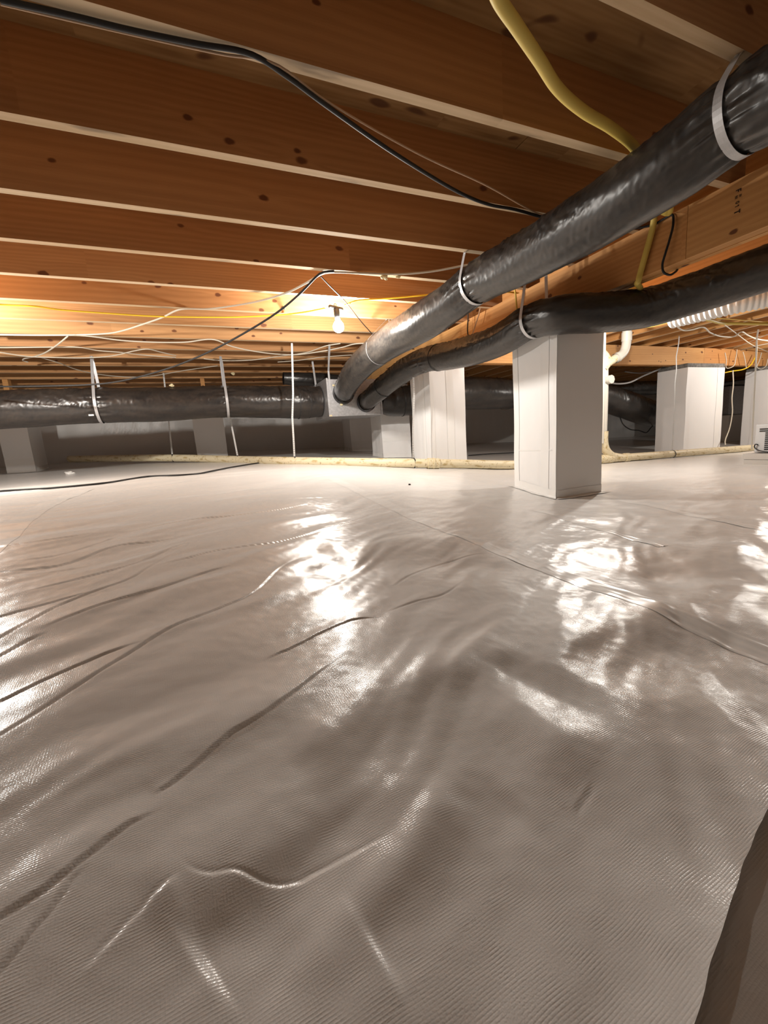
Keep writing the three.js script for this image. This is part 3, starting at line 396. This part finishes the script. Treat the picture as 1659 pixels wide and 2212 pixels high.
// ---------------------------------------------------------------- flexible ducts
function duct(pts, o = {}) {
  const c = curveOf(pts), L = c.getLength(), n = Math.ceil(L / (o.step ?? 0.007)), R = o.radial ?? 84, s0 = o.seed ?? 1, up = V(0, 1, 0);
  const lens = [0]; for (let i = 1; i < pts.length; i++) lens.push(lens[i - 1] + V(...pts[i].slice(0, 3)).distanceTo(V(...pts[i - 1].slice(0, 3)))); const T = lens[lens.length - 1];
  const radiusAt = (s) => { let i = 1; while (i < lens.length - 1 && lens[i] < s) i++; const t = smooth(0, 1, clamp((s - lens[i - 1]) / (lens[i] - lens[i - 1]), 0, 1)); return pts[i - 1][3] * (1 - t) + pts[i][3] * t; };
  const P = c.getSpacedPoints(n), col = [], sq = o.squeeze ?? [];
  const g = grid(R, n, (u, v) => {
    const i = Math.round(v * n), p = P[i], t = P[Math.min(i + 1, n)].clone().sub(P[Math.max(i - 1, 0)]).normalize(), side = t.clone().cross(up).normalize(), upv = side.clone().cross(t), th = u * Math.PI * 2, ca = Math.cos(th), sa = Math.sin(th), s = v * L;
    let r = radiusAt(v * T); const X = ca * 1.6, Y = sa * 1.6;
    const zone = 0.35 + 0.65 * smooth(-0.1, 0.35, N3(s * 1.3, X * 0.8, s0 + 4));
    const ph = s * 15 + 2.6 * sa + 1.5 * N3(s * 5, X, Y + s0), ridge = Math.pow(1 - Math.abs(N3(ph, X * 0.9, Y * 0.9 + s0)) * 2, 5);
    const top = smooth(-0.35, 0.25, sa) * (o.wrinkle ?? 1);
    r += 0.0075 * top * zone * Math.max(0, ridge) + 0.0042 * top * zone * N3(s * 46 + 3 * sa, X * 1.2, Y + s0) + 0.005 * N3(s * 4, X, Y + s0 + 7) + 0.0012 * N3(s * 60, X * 5, Y * 5) * (o.wrinkle ?? 1);
    r += 0.003 * Math.exp(-(((th - (o.seam ?? 3.0)) / 0.05) ** 2)) ;
    for (const q of sq) { const d = s / L * T - q; if (Math.abs(d) < 0.3) { r += 0.006 * Math.exp(-((d / 0.09) ** 2)) * (1 - Math.exp(-((d / 0.02) ** 2))) * Math.sin(th * 15 + 4 * N3(th * 2, q, s0)) - 0.004 * Math.exp(-((d / 0.03) ** 2)); } }
    if (o.ridges) r += o.ridges[1] * Math.abs(Math.sin(Math.PI * s / o.ridges[0]));
    const D = (o.dust ? o.dust(p, s) : 0.25), m = clamp(D * (0.62 + 0.9 * fbm(s * 6, X * 2.2, Y * 2.2 + s0, 4)) + 0.35 * D * N3(s * 50, X * 14, Y * 14), 0, 1);
    const b = o.base ?? [0.010, 0.010, 0.011], du = o.dustColor ?? [0.14, 0.118, 0.096]; col.push(b[0] + (du[0] - b[0]) * m, b[1] + (du[1] - b[1]) * m, b[2] + (du[2] - b[2]) * m);
    return [p.x + (side.x * ca + upv.x * sa) * r, p.y + (side.y * ca + upv.y * sa) * r, p.z + (side.z * ca + upv.z * sa) * r, u, s];
  });
  g.setAttribute('color', new THREE.Float32BufferAttribute(col, 3));
  const na = g.attributes.normal;                    // close the seam in the shading
  for (let j = 0; j <= n; j++) { const a = j * (R + 1), b = a + R, x = na.getX(a) + na.getX(b), y = na.getY(a) + na.getY(b), z = na.getZ(a) + na.getZ(b), l = Math.hypot(x, y, z) || 1; na.setXYZ(a, x / l, y / l, z / l); na.setXYZ(b, x / l, y / l, z / l); }
  return g;
}
const at = (pts, i) => { let s = 0; for (let k = 1; k <= i; k++) s += V(...pts[k].slice(0, 3)).distanceTo(V(...pts[k - 1].slice(0, 3))); return s; };
function flexDuct(pts, label, o, ties = []) {
  const p0 = pts[0], g = thing(o.name ?? 'flex_duct', label, 'duct', [p0[0], p0[1], p0[2]]);
  part('jacket', duct(pts, o), o.mat ?? M.jacket, g);
  const c = curveOf(pts);
  for (const t of ties) {
    const s = t[0], p = c.getPointAt(s), tn = c.getTangentAt(s), side = tn.clone().cross(V(0, 1, 0)).normalize(), upv = side.clone().cross(tn), r = t[1], path = [];
    for (let k = 0; k <= 40; k++) { const a = k / 40 * Math.PI * 2; path.push([p.x + (side.x * Math.cos(a) + upv.x * Math.sin(a)) * r, p.y + upv.y * Math.sin(a) * r, p.z + (side.z * Math.cos(a) + upv.z * Math.sin(a)) * r]); }
    part('tie_band', ribbon(path, tn, t[2] ?? 0.008, 0.003), M.rubber, g);
  }
  return g;
}
flexDuct(DUCT.one, 'large black flexible duct rising to the upper right corner', { seed: 2, squeeze: [at(DUCT.one, 7), at(DUCT.one, 11)], dust: () => 0.3 }, [[0.022, 0.117]]);
flexDuct(DUCT.two, 'lower black flexible duct passing in front of the nearest pier', { seed: 5, squeeze: [at(DUCT.two, 4), at(DUCT.two, 8)], dust: () => 0.26 }, [[0.085, 0.107], [0.262, 0.108]]);
flexDuct(DUCT.trunk, 'long black trunk duct hung level across the left back', { seed: 8, squeeze: [at(DUCT.trunk, 3), at(DUCT.trunk, 5)], dust: () => 0.26, dustColor: [0.12, 0.09, 0.068], step: 0.009 }, [[0.975, 0.176], [0.955, 0.182]]);
flexDuct(DUCT.back, 'black duct continuing right from the metal box behind the piers', { seed: 12, dust: () => 0.2, step: 0.012, radial: 56 }, [[0.33, 0.207], [0.05, 0.178]]);
flexDuct(DUCT.low, 'sagging black duct hanging low behind the drain riser', { seed: 14, dust: () => 0.2, step: 0.012, radial: 56 });
flexDuct(DUCT.darkback, 'short black duct piece far back above the trunk duct', { seed: 16, dust: () => 0.2, step: 0.014, radial: 48 });
flexDuct(DUCT.flexwhite, 'white ribbed vent hose under the joists at the right edge', { name: 'vent_hose', seed: 18, wrinkle: 0, dust: () => 0, base: [0.78, 0.77, 0.75], ridges: [0.036, 0.011], radial: 40, step: 0.006 });

// ---------------------------------------------------------------- sheet-metal box where the ducts meet
{
  const x0 = 1.262, x1 = 1.87, y0 = 0.315, y1 = 0.70, z0 = -4.43, z1 = -4.99, g = thing('duct_box', 'galvanized metal box joining the black ducts', 'duct box', [(x0 + x1) / 2, y0, (z0 + z1) / 2]);
  part('box_body', box(x0, x1, y0, y1, z1, z0), M.zinc, g);
  for (const [a, b, c, d] of [[x0 - 0.012, x0 + 0.006, y0 - 0.006, y1 + 0.012], [x1 - 0.006, x1 + 0.012, y0 - 0.006, y1 + 0.006]]) part('flange', box(a, b, c, d, z1 - 0.01, z0 + 0.012), M.zinc, g);
  part('bottom_flange', box(x0, x1, y0 - 0.006, y0 + 0.004, z1, z0 + 0.014), M.zinc, g);
  for (const [x, y, r] of [[1.43, 0.55, 0.112], [1.69, 0.45, 0.103]]) { const c = new THREE.CylinderGeometry(r, r + 0.006, 0.05, 40, 1, true); c.rotateX(Math.PI / 2); c.translate(x, y, z0 + 0.02); part('collar', c, M.rubber, g); }
  for (const [x, y, s, k] of [[1.335, 0.635, 0.016, 3], [1.40, 0.432, 0.014, 4], [1.27, 0.318, 0.012, 6]]) { const l = lump(s, k, 1.3, 0.7, 0.6); l.translate(x, y, z0 + 0.012); part('sealant_blob', l, M.foam, g); }
}
// grey air-handler box far back on the right
{
  const g = thing('air_handler', 'grey box of an air handler seen between the two right piers', 'box', [9.3, -0.35, -4.9]);
  part('cabinet', box(8.75, 9.9, 0.06, 0.56, -5.3, -4.6), M.zinc, g); part('base', box(8.7, 9.95, -0.45, 0.05, -5.35, -4.55), M.wallLiner, g); part('top_rail', box(8.74, 9.91, 0.56, 0.585, -5.31, -4.59), M.dark, g);
}

// ---------------------------------------------------------------- metal hanger straps
function strapRound(label, plane, fixed, top, c, r, topBack, width = 0.024) {      // loops under a duct and back up to the joist
  const q = (a, b) => plane === 'xy' ? [a, b, fixed] : [fixed, b, a], path = [];
  const dir = plane === 'xy' ? -1 : 1;                               // visible leg: left of duct one, front of the trunk
  path.push(q(top[0] - dir * 0.004, 0.9868)); path.push(q(top[0], 0.984));
  const tangentAt = (T, sg) => Math.atan2(T[1] - c[1], T[0] - c[0]) + sg * Math.acos(Math.min(1, r / Math.hypot(T[0] - c[0], T[1] - c[1])));
  const sg = plane === 'xy' ? 1 : -1, a0 = tangentAt(top, sg); let a1 = tangentAt(topBack, -sg); while (sg * (a1 - a0) < 0) a1 += sg * Math.PI * 2;
  for (let k = 1; k < 4; k++) { const t = k / 4; path.push(q(top[0] + (c[0] + Math.cos(a0) * r - top[0]) * t, top[1] + (c[1] + Math.sin(a0) * r - top[1]) * t)); }
  for (let k = 0; k <= 30; k++) { const a = a0 + (a1 - a0) * k / 30; path.push(q(c[0] + Math.cos(a) * r, c[1] + Math.sin(a) * r)); }
  path.push(q(topBack[0], topBack[1]));
  const g = thing('hanger_strap', label, 'strap', q(top[0], top[1]), 'metal duct straps');
  part('band', ribbon(path, plane === 'xy' ? V(0, 0, 1) : V(1, 0, 0), width, 0.0012), width < 0.02 ? M.zinc : M.strap, g);
  const n = new THREE.CylinderGeometry(0.006, 0.006, 0.004, 10); n.translate(...q(top[0], 0.983)); part('screw_head', n, M.zinc, g);
}
strapRound('bright metal strap holding the large duct at mid length', 'xy', -2.05, [1.419, 0.985], [1.49, 0.832], 0.110, [1.6, 0.986]);
strapRound('twisted metal strap around the large duct at the upper right corner', 'xy', -0.82, [1.484, 0.985], [1.52, 0.852], 0.110, [1.62, 0.986]);
strapRound('thin strap around the large duct beside the light bulb', 'xy', -3.268, [1.479, 0.985], [1.405, 0.752], 0.124, [1.5, 0.985], 0.01);
strapRound('metal strap around the lower duct above the nearest pier', 'xy', -2.09, [1.89, 0.985], [1.935, 0.67], 0.105, [2.03, 0.986]);
strapRound('leftmost metal strap hanging the black trunk duct', 'yz', -0.9, [-4.80, 0.985], [-4.75, 0.525], 0.167, [-4.815, 0.985]);
solo('paper_tag', box(-0.965, -0.925, 0.418, 0.432, -4.598, -4.594), M.tape, 'small white tag on the trunk duct by the leftmost strap', 'tag', [-0.945, 0.425, -4.596]);
strapRound('metal strap hanging the black trunk duct, second from the left', 'yz', 0.24, [-4.74, 0.985], [-4.74, 0.53], 0.167, [-4.76, 0.985]);
{
  const band = (label, path, w = 0.022, across = V(1, 0, 0)) => { const g = thing('hanger_strap', label, 'strap', path[0], 'metal duct straps'); part('band', ribbon(path, across, w, 0.0012), M.strap, g); };
  band('straight metal strap holding up the front of the metal duct box', [[1.235, 0.986, -4.13], [1.24, 0.96, -4.16], [1.28, 0.78, -4.40], [1.285, 0.70, -4.418], [1.287, 0.58, -4.4285]], 0.02);
  band('dull metal strap behind the metal duct box, left one', [[1.25, 0.986, -4.93], [1.255, 0.9, -4.93], [1.258, 0.67, -4.9]], 0.022);
  band('dull metal strap behind the metal duct box, right one', [[1.80, 0.986, -4.94], [1.805, 0.84, -4.93], [1.80, 0.702, -4.92]], 0.022);
}
// perforated strips that carry the drain pipe
const holeMap = texture(32, 64, (i, j) => { const d = Math.hypot((i - 15.5) / 16, (j - 31.5) / 16), v = d < 0.42 ? 0 : 255; return [v, v, v]; }, false, 1, 1 / 0.022);
M.perforated = std({ color: lin(0.55, 0.545, 0.53), metalness: 0.2, roughness: 0.5, alphaMap: holeMap, alphaTest: 0.5, side: THREE.DoubleSide });
function pipeHanger(label, path, pipeY, pipeZ) {
  const g = thing('pipe_hanger', label, 'hanger', path[0], 'perforated pipe hangers'), e = path[path.length - 1];
  part('perforated_strip', ribbon(path, V(1, 0, 0), 0.017, 0.0012), M.perforated, g);
  const loop = []; for (let k = 0; k <= 30; k++) { const a = Math.PI / 2 + k / 30 * Math.PI * 2; loop.push([e[0], pipeY + Math.sin(a) * 0.047, pipeZ + Math.cos(a) * 0.047]); }
  part('pipe_loop', ribbon(loop, V(1, 0, 0), 0.012, 0.0012), M.dark, g);
}

// ---------------------------------------------------------------- drain piping
const DRAIN_L = [[-1.656, 0.06, -6.5], [-0.419, -0.016, -5.7], [0.292, -0.085, -5.0], [0.741, -0.126, -4.19], [1.745, -0.214, -3.47], [2.255, -0.262, -3.36], [2.845, -0.318, -3.3], [3.4, -0.338, -3.3]];
const onDrain = (x) => { const c = curveOf(DRAIN_L); let b = 0, d = 9; for (let k = 0; k <= 400; k++) { const p = c.getPointAt(k / 400), e = Math.abs(p.x - x); if (e < d) { d = e; b = k / 400; } } return c.getPointAt(b); };
{
  const g = thing('drain_pipe', 'long stained cream drain pipe crossing low behind the nearest pier', 'pipe', DRAIN_L[0]), r = 0.0425;
  const longTube = (pts, rr, seg) => { const t = tube(pts, rr, seg, 24), uv = t.attributes.uv, L = curveOf(pts).getLength(); for (let i = 0; i < uv.count; i++) uv.setXY(i, uv.getX(i) * L, uv.getY(i)); return t; };
  part('pipe_run', longTube(DRAIN_L, r, 120), M.pvc, g);
  part('pipe_run', longTube([[3.4, -0.338, -3.3], [4.008, -0.355, -3.3], [4.768, -0.374, -3.3], [5.8, -0.4, -3.3], [6.9, -0.428, -3.3]], r, 60), M.pvc, g);
  const sleeve = (a, b, rr = 0.05) => { const t = new THREE.CylinderGeometry(rr, rr, a.distanceTo(b), 28); t.lookAt; const d = b.clone().sub(a).normalize(); t.applyQuaternion(new THREE.Quaternion().setFromUnitVectors(V(0, 1, 0), d)); const m = a.clone().add(b).multiplyScalar(0.5); t.translate(m.x, m.y, m.z); part('coupling', t, M.pvc, g); };
  { const a = onDrain(1.88), b = onDrain(1.99); sleeve(a, b); } { const a = onDrain(1.93), b = onDrain(1.945); sleeve(a, b, 0.053); }
  sleeve(V(3.99, -0.3545, -3.3), V(4.16, -0.359, -3.3)); sleeve(V(4.36, -0.364, -3.3), V(4.43, -0.366, -3.3));
  // sweep and riser
  part('sweep_fitting', tube([[4.03, -0.05, -3.3], [4.03, -0.16, -3.3], [4.06, -0.25, -3.3], [4.15, -0.325, -3.3], [4.3, -0.362, -3.3]], 0.046, 40, 24), M.pvc, g);
  part('riser', tube([[4.025, -0.1, -3.3], [4.03, 0.4, -3.3], [4.02, 0.66, -3.3], [4.015, 0.74, -3.3]], 0.036, 40, 24), M.cleanPvc, g);
  part('riser', tube([[3.972, -0.18, -3.27], [3.975, 0.3, -3.27], [3.97, 0.95, -3.27], [3.97, 1.1, -3.27]], 0.018, 30, 16), M.cleanPvc, g);
  part('riser_fitting', tube([[4.0, 0.60, -3.3], [4.06, 0.66, -3.3], [4.17, 0.715, -3.3]], 0.042, 20, 24), M.pvc, g);
  part('upper_elbow', tube([[4.345, 1.15, -3.3], [4.348, 0.98, -3.3], [4.345, 0.88, -3.3], [4.31, 0.79, -3.3], [4.23, 0.735, -3.3], [4.16, 0.708, -3.3]], 0.046, 60, 28), M.cleanPvc, g);
  part('coupling', tube([[4.347, 0.99, -3.3], [4.348, 0.90, -3.3]], 0.052, 8, 28), M.cleanPvc, g);
  part('coupling', tube([[4.225, 0.735, -3.3], [4.185, 0.718, -3.3]], 0.053, 8, 28), M.cleanPvc, g);
  part('side_branch', tube([[3.86, 0.83, -3.3], [3.95, 0.79, -3.3], [4.03, 0.74, -3.3], [4.07, 0.69, -3.3]], 0.04, 20, 24), M.pvc, g);
  { const c = new THREE.CylinderGeometry(0.045, 0.045, 0.05, 8); c.rotateX(Math.PI / 2); c.translate(4.035, 0.49, -3.245); part('cleanout_cap', c, M.cleanPvc, g); }
}
{
  const y = (x) => onDrain(x);
  let p = y(0.78); pipeHanger('long perforated hanger strip hanging in front of the trunk duct', [[0.862, 0.985, -4.12], [0.85, 0.8, -4.13], [0.829, 0.521, -4.14], [0.80, 0.3, -4.15], [0.79, 0.1, p.z], [0.78, p.y + 0.045, p.z]], p.y, p.z);
  p = y(1.745); pipeHanger('perforated hanger strip beside the glossy white pier', [[1.815, 0.66, p.z - 0.02], [1.80, 0.4, p.z], [1.77, 0.1, p.z], [1.755, p.y + 0.045, p.z]], p.y, p.z);
  p = y(0.30); pipeHanger('perforated hanger strip showing below the trunk duct near the dim pier', [[0.26, 0.985, -4.97], [0.262, 0.718, -4.98], [0.275, 0.318, p.z], [0.298, p.y + 0.045, p.z]], p.y, p.z);
  p = y(-0.41); pipeHanger('perforated hanger strip farthest left below the trunk duct', [[-0.373, 0.985, -5.7], [-0.387, 0.642, -5.7], [-0.412, p.y + 0.045, p.z]], p.y, p.z);
  pipeHanger('perforated hanger strip in front of the wide white pier', [[5.225, 0.985, -3.3], [5.222, 0.9, -3.3], [5.19, 0.75, -3.3], [5.205, 0.6, -3.3], [5.19, 0.45, -3.3], [5.2, 0.2, -3.3], [5.2, -0.34, -3.3]], -0.386, -3.3);
}

// ---------------------------------------------------------------- string of work lights
{
  const g = thing('string_light', 'yellow work-light string with a glowing bulb under the joists', 'light', [0.97, 0.96, -3.0]);
  const [b0, b1, b2, b3] = BULBS, r = 0.0052;
  part('cable', tube([[b3[0] + 0.06, 0.965, b3[2]], [-1.6, 0.968, -3.26], ...CABLE.string_light], r, 140, 10), M.yellowCable, g);
  part('cable', tube([...CABLE.string_light_b, [1.9, 1.005, -2.63], [2.25, 1.03, -2.63], [2.45, 1.01, -2.64], [2.8, 0.967, -2.62], [3.3, 0.972, -2.6], [b1[0] - 0.06, 0.995, b1[2]]], r, 120, 10), M.yellowCable, g);
  part('cable', tube([[b1[0] + 0.06, 0.995, b1[2]], [3.75, 0.974, -2.61], ...CABLE.right_b, [b2[0] - 0.06, 0.965, b2[2]]], r, 120, 10), M.yellowCable, g);
  part('cable', tube([[-2.12, 0.965, b3[2]], [-3, 0.965, -3.25], [-4.4, 0.96, -3.3]], r, 40, 10), M.yellowCable, g);
  for (const [k, [x, y, z]] of BULBS.entries()) {
    const s = [], bar = new THREE.CapsuleGeometry(0.013, 0.085, 6, 16); bar.rotateZ(Math.PI / 2 - 0.16); bar.translate(x - 0.008, y + 0.117, z); s.push(bar.toNonIndexed());
    const neck = new THREE.LatheGeometry([[0.0, 0], [0.0175, 0], [0.0185, 0.02], [0.0205, 0.03], [0.0205, 0.06], [0.015, 0.075], [0, 0.078]].map((q) => new THREE.Vector2(...q)), 24); neck.translate(x - 0.005, y + 0.042, z); s.push(neck.toNonIndexed());
    const hook = new THREE.TorusGeometry(0.008, 0.0022, 8, 18); hook.translate(x - 0.012, y + 0.138, z); s.push(hook.toNonIndexed());
    const so = part('socket', mergeGeometries(s), M.rubber, g);
    const bg = new THREE.LatheGeometry([[0.0, -0.05], [0.015, -0.0475], [0.028, -0.04], [0.037, -0.027], [0.040, -0.01], [0.037, 0.007], [0.028, 0.022], [0.018, 0.034], [0.0155, 0.046]].map((q) => new THREE.Vector2(...q)), 32); bg.translate(x, y, z);
    const bm = part('bulb', bg, M.bulb, so); bm.castShadow = false;
    const l = new THREE.PointLight(BULB_COLOR, BULB_CANDELA[k], 0, 2); l.position.set(x, y - 0.006, z); l.castShadow = true; l.shadow.mapSize.set(1024, 1024); l.shadow.radius = 1.2; l.shadow.bias = -0.002; l.name = 'bulb_light'; scene.add(l);
  }
}

// ---------------------------------------------------------------- wires and lines
const wire = (name, key, r, mat, label, cat = 'cable') => solo(name, tube(CABLE[key], r, 0, 10), mat, label, cat, CABLE[key][0]);
wire('power_cable', 'black_main', 0.0062, M.blackCable, 'thick black cable running diagonally under the nearest joists to the large duct');
wire('power_cable', 'tan_thin', 0.003, M.tanCable, 'thin tan wire running beside the thick black cable');
wire('power_cable', 'black_hang', 0.0062, M.blackCable, 'black cable drooping from a joist down to the left edge');
wire('power_cable', 'brown_drop', 0.0038, M.brownCable, 'thin brown wire dropping past the bulb to the large duct');
wire('power_cable', 'white_upper', 0.0058, M.whiteCable, 'white cable stapled to a joist with foam scraps, looping left');
wire('power_cable', 'white_b', 0.0056, M.whiteCable, 'white cable sagging in two loops behind the bulb');
wire('power_cable', 'white_c', 0.0056, M.whiteCable, 'short white cable end with a hooked tip on the left');
wire('power_cable', 'white_d', 0.0042, M.whiteCable, 'thin white cable level across the left joists');
wire('power_cable', 'white_e', 0.0045, M.whiteCable, 'white cable sagging shallowly at the left edge');
wire('power_cable', 'white_f', 0.0045, M.whiteCable, 'white cable drooping lowest past the leftmost duct strap');
wire('power_cable', 'white_g', 0.0048, M.whiteCable, 'white cable sagging just under the bulb toward the long hanger strip');
wire('power_cable', 'white_h', 0.004, M.whiteCable, 'short thin white cable ending at the large duct');
wire('power_cable', 'floor_black', 0.0062, M.blackCable, 'black cable lying along the floor at the left');
wire('power_cable', 'girder_black', 0.0052, M.blackCable, 'black cable hanging in a loop down the stamped girder');
wire('power_cable', 'right_a', 0.0075, M.whiteCable, 'thick white cable swagging twice under the right joists');
wire('power_cable', 'right_c', 0.005, M.whiteCable, 'white cable slanting down to the right edge');
wire('power_cable', 'right_d', 0.006, M.whiteCable, 'lower white cable rising to the right edge');
wire('power_cable', 'right_e', 0.005, M.whiteCable, 'upper white cable rising to the right edge');
wire('power_cable', 'right_yellow', 0.008, M.yellowCable, 'yellow cable bent down over the orange girder');
wire('power_cable', 'right_loop_a', 0.006, M.whiteCable, 'cream cable looped over the orange girder next to the wide pier');
wire('power_cable', 'right_loop_b', 0.006, M.whiteCable, 'cream cable looped over the orange girder at the right edge');
wire('power_cable', 'right_loop_c', 0.005, M.whiteCable, 'short cream cable down the orange girder face');
wire('power_cable', 'back_gray', 0.011, M.greyCable, 'grey cable sagging behind the orange girder by the riser');
wire('power_cable', 'back_white', 0.009, M.greyCable, 'short dim cable just below the orange girder');
wire('power_cable', 'under_black', 0.008, M.blackCable, 'black cable loop hanging under the sagging duct');
wire('power_cable', 'back_floor_black', 0.008, M.blackCable, 'black cable low on the floor between the two tallest white piers');
wire('power_cable', 'wire_a', 0.005, M.blackCable, 'short black wire down the girder between the two front ducts');
wire('power_cable', 'wire_b', 0.005, M.tanCable, 'short tan wire slanting down the girder between the two front ducts');
wire('power_cable', 'wire_c', 0.006, M.gas, 'short yellow wire on the girder above the lower front duct');
wire('drain_tube', 'condensate', 0.008, M.cleanPvc, 'white vertical tube dropping to the dehumidifier', 'tube');
wire('power_cable', 'hang_right', 0.007, M.whiteCable, 'thin white cord hanging between the two right piers');
{
  const g = thing('gas_line', 'thick yellow gas line crossing the near joists and the stamped girder', 'gas line', CABLE.gas_upper[0]);
  part('line_run', tube(CABLE.gas_upper, 0.0155, 90, 16), M.gas, g);
  part('line_run', tube([CABLE.gas_upper[CABLE.gas_upper.length - 1], [1.85, 0.965, -1.27], [2.1, 0.955, -1.4], ...CABLE.gas_girder, [2.2, 0.737, -1.62], [2.31, 0.737, -1.68], [2.4, 0.78, -1.78], [2.7, 0.92, -2.1], [3.2, 0.955, -2.4], ...CABLE.gas_right], 0.0145, 220, 14), M.gas, g);
}
const foamBits = [[[1.096, 0.968, -2.413], 0.019, 'larger yellow foam scrap stuck on the white cable'], [[1.178, 0.969, -2.395], 0.012, 'smaller yellow foam scrap stuck on the white cable'], [[0.55, 0.874, -2.78], 0.012, 'foam scrap on the drooping black cable'], [[0.40, 0.952, -5.55], 0.018, 'foam scrap on a wire far back above the trunk duct'], [[-0.25, 0.695, -4.70], 0.016, 'torn foam scrap lying on the trunk duct']];
foamBits.forEach(([p, s, l], i) => { const g = lump(s, i + 2, 1.2, 0.9, 0.8); g.translate(...p); solo('foam_scrap', g, M.foam, l, 'scrap', p); });
{ const p = [-1.386, groundY(-1.386, -5.338) + 0.012, -5.338], g = lump(0.02, 9, 2.0, 0.8, 1); g.translate(...p); solo('plastic_scrap', g, M.tape, 'small white scrap on the dim floor under the trunk duct', 'scrap', p); }
{ const x = 1.218, z = -2.484, p = [x, groundY(x, z) + 0.004, z], g = lump(0.008, 4, 1.2, 0.6, 1); g.translate(...p); solo('dirt_crumb', g, M.dark, 'tiny dark crumb on the bright floor left of the nearest pier', 'debris', p); }

// ---------------------------------------------------------------- dehumidifier at the right edge
{
  const y = -0.342, g = thing('dehumidifier', 'grey dehumidifier with a black grille at the right edge', 'dehumidifier', [5.0, y, -1.95]);
  const h = new RoundedBoxGeometry(0.55, 0.262, 0.55, 4, 0.012); h.translate(4.995, y + 0.131 + 0.004, -1.975); part('housing', h, M.housing, g);
  for (let k = 0; k < 11; k++) part('grille_slot', box(4.716, 4.722, y + 0.03 + k * 0.0185, y + 0.041 + k * 0.0185, k > 8 ? -2.215 : -2.17, -1.75), M.dark, g);
  for (const z of [-2.18, -1.8]) { const c = new THREE.CylinderGeometry(0.014, 0.014, 0.008, 12); c.translate(4.78, y + 0.003, z); part('foot', c, M.rubber, g); }
  part('power_cord', tube([[4.712, y + 0.075, -2.215], [4.70, y + 0.085, -2.228], [4.695, y + 0.06, -2.235], [4.69, y + 0.03, -2.2], [4.688, y + 0.012, -2.12], [4.685, y + 0.008, -2.0]], 0.005, 40, 8), M.rubber, g);
  const pd = thing('mounting_pad', 'pale grey pad under the dehumidifier', 'pad', [5.0, -0.45, -1.95]);
  part('pad_slab', box(4.65, 5.35, -0.395, -0.343, -2.298, -1.6), M.padmat, pd); part('pad_slab', box(4.655, 5.345, -0.475, -0.397, -2.29, -1.605), M.padmat, pd);
}
console.log('objects', scene.children.length);
renderer.render(scene, camera);
